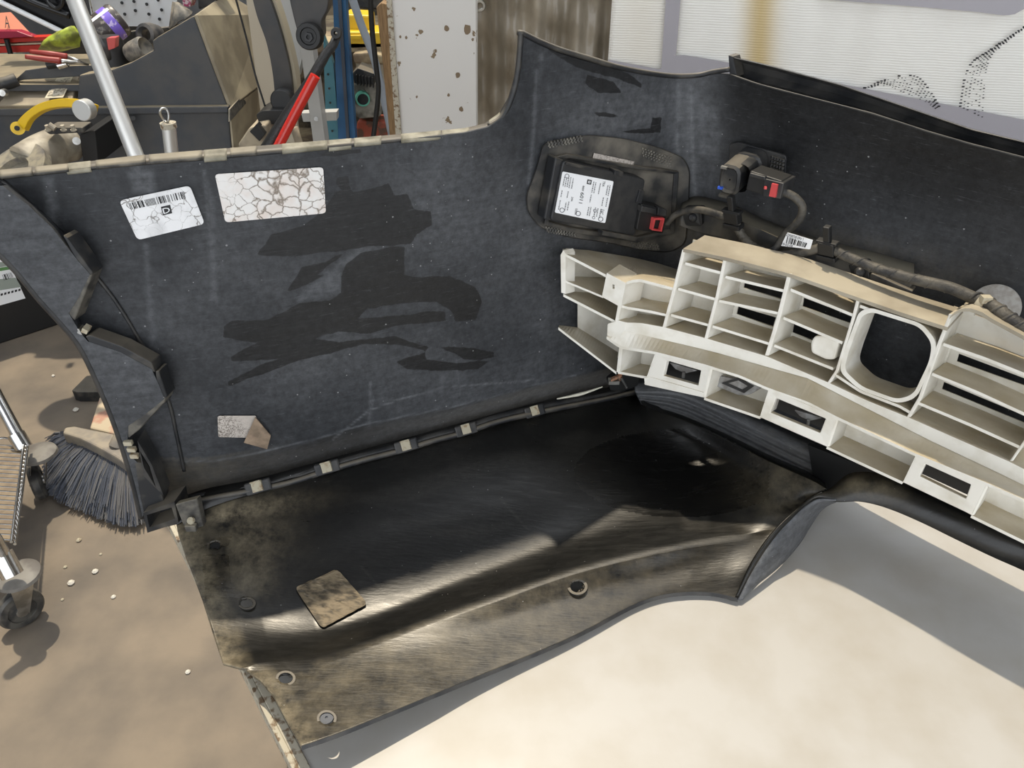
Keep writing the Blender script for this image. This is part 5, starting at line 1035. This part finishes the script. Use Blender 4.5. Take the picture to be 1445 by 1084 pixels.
simple('plastic_funnel', 'grey plastic funnel cup at the top of the machine housing', 'funnel', MB().grid([[Py(x, y, 2.75) for x, y in ((238, 40), (243, 2), (252, 3), (272, 16))], [Py(x, y, 2.72) for x, y in ((239, 38), (250, 6), (258, 12), (270, 20))], [Py(x, y, 2.70) for x, y in ((240, 40), (252, 30), (262, 26), (270, 20))]]), rubber, solid=.004, smooth=True)
simple('magenta_box', 'small magenta and black box behind the machine hood', 'box', px_prism([(256, -20), (276, -20), (268, 10), (258, 8)], 2.9, (0, .05, 0)), mat('magenta', (.35, .03, .10), .5, c2=(.6, .5, .5), scale=80, mixlo=.5, mixhi=.55))
simple('dark_casing', 'dark casing at the top right of the machine hood', 'casing', px_prism(rnd([(278, -30), (312, -30), (305, 4), (280, 14)], 4), 2.85, (0, .1, 0)), M['blk'], bevel=.005)
# perforated panel, black trim with white edge, red frame at far left
pg_ = thing('perforated_panel', 'white perforated metal panel at the top left behind the tray', 'panel', Py(180, 40, 3.3)); obj('sheet', px_prism([(113, -60), (262, -60), (242, 38), (116, 36)], 3.3, (0, .01, 0)), mat('white_sheet', (.74, .76, .78), .4), pg_)
for (x, y) in ((189, 2), (207, 6), (223, 0), (191, 15), (210, 20), (172, 4), (228, 14), (176, 20), (225, 27)): obj('hole', MB().cyl(Py(x, y, 3.295), Py(x, y, 3.29), .006, 10), M['black'], pg_)
obj('seam', MB().tube([Py(122, -20, 3.29), Py(131, 18, 3.29), Py(133, 35, 3.29)], .002, 6), M['rust'], pg_)
bt_ = thing('trim_panel', 'glossy black car trim panel with a white edge at the top left corner', 'car part', Py(50, 30, 3.0)); gb = mat('gloss_black', (.012, .012, .013), .2)
obj('panel', px_prism([(-20, -40), (112, -40), (126, 45), (90, 44), (45, 24), (-20, -8)], 3.0, (0, .04, 0)), gb, bt_, bevel=.006)
obj('ridge', MB().tube([Py(-10, -25, 2.98), Py(40, 0, 2.98), (Py(70, 12, 2.98)), Py(98, 22, 2.98)], .012, 10, smooth=30), gb, bt_, smooth=True)
obj('ridge', MB().tube([Py(62, -20, 2.97), Py(68, 2, 2.97), Py(80, 12, 2.97), Py(88, 4, 2.97), Py(84, -20, 2.97)], .008, 10, smooth=30), gb, bt_, smooth=True)
obj('white_edge', MB().tube([Py(-20, -7, 2.98), Py(20, 12, 2.98), Py(55, 29, 2.98), Py(92, 47, 2.98)], .009, 10, smooth=20), M['white'], bt_, smooth=True)
rf = thing('red_jack', 'red steel workshop jack frame at the far left edge', 'jack', Py(30, 110, 3.4)); rm = mat('red_paint', (.62, .035, .02), .4)
obj('beam', px_prism([(-30, 56), (78, 51), (72, 57), (-30, 63)], 3.4, (0, .05, 0)), rm, rf, bevel=.002); obj('beam', px_prism([(-30, 67), (62, 63), (56, 73), (-30, 76)], 3.42, (0, .05, 0)), rm, rf, bevel=.002)
obj('top_plate', px_prism([(-30, 44), (24, 44), (46, 52), (-30, 56)], 3.35, (0, .04, 0)), mat('crimson', (.35, .02, .05), .4), rf, bevel=.002)
obj('slanted_plate', MB().prism(pp_([(-30, 20), (15, 17)], 3.6)+pp_([(46, 50), (-30, 44)], 3.36), (0, .01, -.01)), mat('faded_coral', (.62, .22, .14), .5), rf)
obj('leg', MB().tube([Py(9, 55, 3.38), Py(16, 80, 3.38), Py(25, 102, 3.38)], .010, 8), M['black'], rf); obj('stripe', px_prism([(-30, 63.5), (66, 60), (64, 62), (-30, 66)], 3.41, (0, .03, 0)), mat('cream_stripe', (.7, .6, .42), .5), rf)
q4 = [Py(11, 43, 3.37), Py(18, 43, 3.37), Py(16, 26, 3.50), Py(9, 26, 3.50)]; up_ = Vector((0, -.012, .012))
obj('lettering', text_mb('A', lambda u, v: q4[3]*(1-u)*(1-v)+q4[2]*u*(1-v)+q4[0]*(1-u)*v+q4[1]*u*v+up_), M['ink'], rf)
ga = simple('green_cabinet_corner', 'pale green metal corner at the left edge', 'cabinet', px_prism([(-30, 80), (0, 84), (16, 118), (-30, 118)], 3.8, (0, .2, 0)), mat('pale_green', (.30, .34, .26), .5))
# black hose end and grey bar at the left of the tray
simple('hose_end', 'dark rubber hose end left of the sloped cover', 'hose', MB().tube([Py(-20, 118, 2.62), Py(5, 118, 2.62), Py(24, 112, 2.64)], .020, 14, smooth=12), M['blkdust'], smooth='auto')
simple('knob', 'small silver knob at the left edge below the hose end', 'knob', MB().lathe(Py(4, 131, 2.55), (.3, -1, .2), [(0, .01), (.010, .01), (.012, 0), (.012, -.02)], 16), M['steel'], smooth='auto')
# ---- silver pole, short rod with an eye, caliper arm, gear motor
pole = obj('silver_pole', MB().tube([Py(32, -170, 2.0), Py(94, -30, 1.9), Py(194, 226, 1.75), Py(280, 470, 1.60)], .0178, 28), M['alu'], smooth='auto'); tag(pole, 'long bare aluminium pole leaning behind the bumper', 'pole')
rd = thing('short_rod', 'short aluminium rod with a wire eye on top behind the bumper rim', 'rod', Py(242, 230, 1.8))
a_, b_ = Py(238, 178, 1.8), Py(246, 250, 1.8); obj('rod', MB().cyl(a_, b_, .0155, 24), M['alu'], rd, smooth='auto'); obj('collar', MB().cyl(a_+Vector((0, 0, .008)), a_-Vector((0, 0, .004)), .018, 24), M['rust'], rd, smooth='auto')
e = Py(232.5, 163, 1.8); obj('eye', MB().tube([e+Vector((math.cos(t)*.009, .004*math.sin(t*2), math.sin(t)*.016)) for t in np.linspace(-1.57, 4.71, 24)], .0028, 8), M['steel'], rd, smooth=True)
ca = thing('caliper_arm', 'curved yellow measuring arm with a round aluminium knob on the machine', 'handle', Py(70, 160, 2.2)); ye = mat('yellow_arm', (.85, .55, .02), .35)
a = catmull([(17, 181), (32, 162), (55, 146), (85, 139), (112, 140), (133, 147)], 30); b = catmull([(33, 184), (42, 168), (60, 156), (85, 151), (105, 152), (130, 160)], 30)
obj('arm', MB().prism([Py(*p, 2.2) for p in a]+[Py(*p, 2.2) for p in b[::-1]], (.0, .025, -.01)), ye, ca, bevel=.002)
obj('arm_end', MB().cyl(Py(25, 181, 2.195), Py(25, 181, 2.23), .018, 20), ye, ca, smooth='auto'); obj('screw', MB().cyl(Py(24, 181, 2.185), Py(24, 181, 2.2), .007, 12), M['black'], ca)
obj('knob', MB().lathe(Py(119, 155, 2.19), (-.15, -1, .1), [(0, .014), (.026, .014), (.028, .012), (.028, -.015)], 32), M['alu'], ca, smooth='auto')
gm = thing('gear_motor', 'dusty cast aluminium gear motor with round flange behind the bumper rim', 'motor', Py(60, 235, 2.4)); ca_ = mat('cast_aluminium', (.40, .36, .28), .55, c2=(.26, .23, .18), scale=25)
c = Py(22, 248, 2.22); obj('flange', MB().lathe(c, (-.25, -.45, .85), [(0, -.005), (.057, -.005), (.057, .0), (.057, .015), (.112, .015), (.112, -.012), (.09, -.04)], 48), mat('ring_grey', (.14, .13, .12), .5, c2=(.3, .27, .2), scale=30), gm, smooth='auto')
obj('housing', MB().tube([Py(40, 234, 2.29), Py(58, 221, 2.33), Py(80, 207, 2.40), Py(102, 204, 2.45)], [.066, .062, .055, .050], 24, smooth=16), ca_, gm, smooth=True)
obj('top_plate', px_prism(rnd([(62, 184), (68, 180), (116, 180), (119, 187), (70, 190)], 2), 2.33, (.0, .06, .0)), M['blkdust'], gm, bevel=.002); 
for x in (68, 90, 104): obj('bolt', MB().lathe(Py(x, 182, 2.33), (0, -.2, 1), [(0, .012), (.006, .012), (.007, 0), (.010, 0), (.010, -.004)], 12), ca_, gm, smooth='auto')
obj('lever', MB().tube([Py(69, 176, 2.31), Py(78, 182, 2.31)], .009, 10), ca_, gm)
obj('end_cover', px_prism(rnd([(112, 190), (134, 184), (139, 232), (118, 232)], 2), 2.37, (.0, .2, 0)), M['black'], gm, bevel=.003)
obj('cap_screw', MB().cyl(Py(108, 199, 2.31), Py(108, 199, 2.28), .011, 16), M['steel'], gm, smooth='auto')

# ---- things on the floor at the left
sb = thing('black_crate', 'black crate with a green and white printed label at the left edge', 'crate', Pz(40, 470, 0))
f0, f1 = Pz(-60, 505, 0), Pz(100, 453, 0); hh = Vector((0, 0, .42)); dv = Vector((-.4, .5, 0)).normalized()*.07
obj('body', MB().prism([f0, f1, f1+hh, f0+hh], dv), M['black'], sb, bevel=.006); nf = (f1-f0).cross(hh).normalized(); nf = nf if nf.y < 0 else -nf
class Pn:
    def __init__(s, o, n): s.o = o; s.n = n
    def __call__(s, px, py, off=0): d = Vector(ray(px, py)); c = Vector((0, 0, CAMH)); return c+d*((s.o+s.n*off-c).dot(s.n)/d.dot(s.n))
PF = Pn(f0, nf)
lb_ = obj('label', MB().prism([PF(*p, .003) for p in [(-60, 352), (2, 362), (16, 378), (36, 421), (-60, 448)]], nf*-.002), M['white'], sb, label='white label with green print')
gq = mat('grey_green_print', (.30, .34, .30), .5); gg = mat('green_print', (.10, .24, .08), .5)
for P_, m_ in (([(-20, 371), (8, 370), (12, 375), (-20, 381)], gq), ([(-20, 381), (13, 376), (16, 380), (-20, 386)], gg), ([(-20, 396), (22, 392), (30, 405), (-20, 413)], gq)): obj('print_block', MB().prism([PF(*p, .004) for p in P_], nf*-.001), m_, lb_)
bars('barcode', [(3, 388), (17, 384), (20, 391), (6, 396)], PF, .005, M['ink'], lb_, 7, 3)
mb = MB()
for k in range(7): c = [( -4+k*5, 416-k*1.3), (-1+k*5, 415-k*1.3), (-1+k*5, 418-k*1.3), (-4+k*5, 419-k*1.3)]; mb.add([PF(*p, .0045) for p in c], [(0, 1, 2, 3)])
obj('print_row', mb, M['ink'], lb_, kind='stuff')
# broom
br = thing('broom_head', 'blue-grey bristled push broom head lying on the concrete floor beside the cart', 'broom', Pz(130, 670, 0))
zc = .085; capm = mat('grey_broom_cap', (.20, .18, .155), .6, c2=(.30, .26, .20), scale=20)
cap = [(88, 611), (91, 603), (105, 601), (130, 606), (160, 612), (175, 622), (190, 645), (195, 668), (188, 664), (165, 646), (140, 632), (112, 618), (98, 614)]
obj('cap', MB().prism([Pz(x, y, zc+.03) for x, y in cap], (0, 0, -.04)), capm, br, bevel=.006)
obj('socket', MB().tube([Pz(166, 630, .11), Pz(172, 612, .14), Pz(178, 600, .16)], [.024, .018, .016], 14), capm, br, smooth='auto')
R_ = random.Random(12); ca1 = linear([(88, 611), (112, 618), (140, 632), (165, 646), (190, 666)], 60); en = linear([(66, 640), (62, 690), (85, 708), (130, 726), (165, 740), (190, 742), (203, 736)], 60)
mbs = [MB(), MB()]
for i in range(60):
    for k in range(16):
        s_ = ca1[i]+np.array((R_.uniform(-2, 2), R_.uniform(-3, 2))); d_ = R_.random(); ee = en[i]+np.array((R_.uniform(-4, 4), R_.uniform(-7, 3)-22*d_*(k % 3 == 0)))
        A1 = Pz(s_[0], s_[1], zc); B1 = Pz(ee[0], ee[1], .006+.02*R_.random()+.03*(k % 3 == 0)*d_); mid = (A1+B1)/2+Vector((0, 0, .012*R_.random())); mbs[R_.random() < .35].tube([A1, mid, B1], [.0022, .002, .0013], 4, cap=False)
obj('bristles', mbs[0], mat('bristle_blue', (.075, .085, .11), .45), br, kind='stuff'); obj('bristles', mbs[1], mat('bristle_dusty', (.13, .13, .135), .6), br, kind='stuff')
# cart
ct = thing('wire_cart', 'chrome wire shelf trolley on casters at the left edge of the floor', 'trolley', Pz(0, 720, 0))
def post(top, bot, z1, z0, r=.0145): obj('post', MB().cyl(Pz(*top, z1), Pz(*bot, z0), r, 24), M['chrome'], ct, smooth='auto')
def tubez(P_, r, m, nm, n=14, sm=0): return obj(nm, MB().tube([Pz(x, y, z) for x, y, z in P_], r, n, smooth=sm), m, ct, smooth='auto')
tubez([(-40, 492, .42), (31, 626, .21)], .0155, M['chrome'], 'post'); tubez([(22, 612, .235), (34, 632, .20)], .021, M['chrome'], 'collar')
tubez([(-60, 700, .40), (-8, 762, .28), (16, 806, .20)], .0155, M['chrome'], 'post'); tubez([(2, 782, .24), (18, 812, .195)], .022, M['chrome'], 'collar')
tubez([(34, 622, .215), (26, 690, .215), (16, 765, .215)], .0035, M['chrome'], 'rail'); tubez([(40, 624, .19), (31, 695, .19), (21, 768, .19)], .0035, M['chrome'], 'rail')
mb = MB(); za, zb_ = [Pz(37, 624, .215), Pz(18, 768, .215)], [Pz(38, 632, .185), Pz(22, 768, .185)]
for k in range(24): mb.cyl(za[0].lerp(za[1], k/24), zb_[0].lerp(zb_[1], (k+.7)/24), .0014, 5)
obj('rail_wire', mb, M['chrome'], ct, kind='stuff')
a0, a1 = Pz(34, 630, .20), Pz(16, 762, .20); mb = MB(); lv_ = Vector((-.6, .05, 0))
for k in range(22): q = a0.lerp(a1, k/21); mb.cyl(q, q+lv_, .0016, 6)
obj('shelf_wires', mb, M['chrome'], ct, kind='stuff'); obj('shelf_liner', MB().prism([a0, a1, a1+lv_, a0+lv_], (0, 0, -.008)), mat('brown_liner', (.22, .17, .11), .6, c2=(.16, .12, .08), scale=30), ct)
tubez([(-10, 620, .21), (6, 618, .21), (28, 622, .21)], .003, M['chrome'], 'rail'); tubez([(-10, 632, .19), (28, 634, .19)], .003, M['chrome'], 'rail')
wl = mat('caster_rubber', (.03, .03, .03), .5, c2=(.09, .085, .075), scale=40)
def caster(cx_, cy_, r, axd, disc, discz):
    c = Pz(cx_, cy_, r); ax_ = Vector(axd).normalized(); cs = obj('caster', MB().lathe(c-ax_*.014, ax_, [(.012, .0), (r*.6, .002), (r*.62, -.001), (r*.9, 0), (r, .006), (r, .022), (r*.9, .028), (r*.62, .029), (r*.6, .026), (.012, .028)], 40), wl, ct, smooth='auto')
    obj('hub', MB().cyl(c-ax_*.018, c+ax_*.018, .014, 16), M['steel'], cs)
    d_ = Pz(*disc, discz); obj('bumper_disc', MB().lathe(d_, (0, 0, 1), [(0, .008), (.034, .010), (.046, .004), (.048, -.004), (.040, -.010), (0, -.010)], 40), mat('grey_disc', (.20, .19, .17), .6, c2=(.12, .11, .1), scale=20) if 'grey_disc' not in bpy.data.materials else bpy.data.materials['grey_disc'], cs, smooth='auto')
    for s_ in (-1, 1):
        o_ = c+ax_*.019*s_; t_ = d_+ax_*.018*s_; w_ = ax_.cross(Vector((0, 0, 1))).normalized()
        obj('fork', MB().prism([t_-w_*.028, t_+w_*.028, o_+w_*.010, o_-w_*.010-Vector((0, 0, .01))], ax_*.002*s_), M['steel'], cs)
caster(28, 858, .050, (.75, -.62, 0), (26, 812), .155); caster(53, 680, .050, (.85, .5, 0), (54, 640), .150)
# block, wedge, pebbles
simple('metal_block', 'dark flat metal block on the sunlit floor behind the broom', 'block', MB().prism([Pz(x, y, .04) for x, y in [(101, 551), (122, 530), (150, 528), (150, 553), (108, 553)]], (0, 0, -.04)), M['blkdust'], bevel=.003)
simple('plastic_wedge', 'tan plastic wheel wedge lying beside the broom cap', 'wedge', MB().prism([Pz(x, y, .05) for x, y in [(126, 604), (140, 560), (152, 556), (175, 606), (160, 612)]], (0, 0, -.045)), mat('tan_plastic', (.50, .42, .30), .5, c2=(.45, .25, .18), scale=15, mixlo=.5, mixhi=.6), bevel=.006)
for i, (x, y, s_) in enumerate(((111, 762, .007), (134, 806, .008), (100, 822, .009), (92, 800, .005), (160, 842, .006), (265, 948, .006), (142, 782, .004), (107, 578, .010), (75, 530, .006), (88, 846, .004))):
    mb = MB(); c = Pz(x, y, s_*.5); mb.lathe(c-Vector((0, 0, s_*.5)), (0, 0, 1), [(0, 0), (s_*.8, s_*.1), (s_, s_*.5), (s_*.5, s_), (0, s_*1.05)], 7)
    o_ = obj('pebble', mb, M['clip'] if i % 3 == 0 else mat('pale_grit', (.6, .57, .5), .8) if 'pale_grit' not in bpy.data.materials else bpy.data.materials['pale_grit']); tag(o_, 'tiny pale crumb of grit lying on the concrete floor', 'pebble', 'grit on the floor')
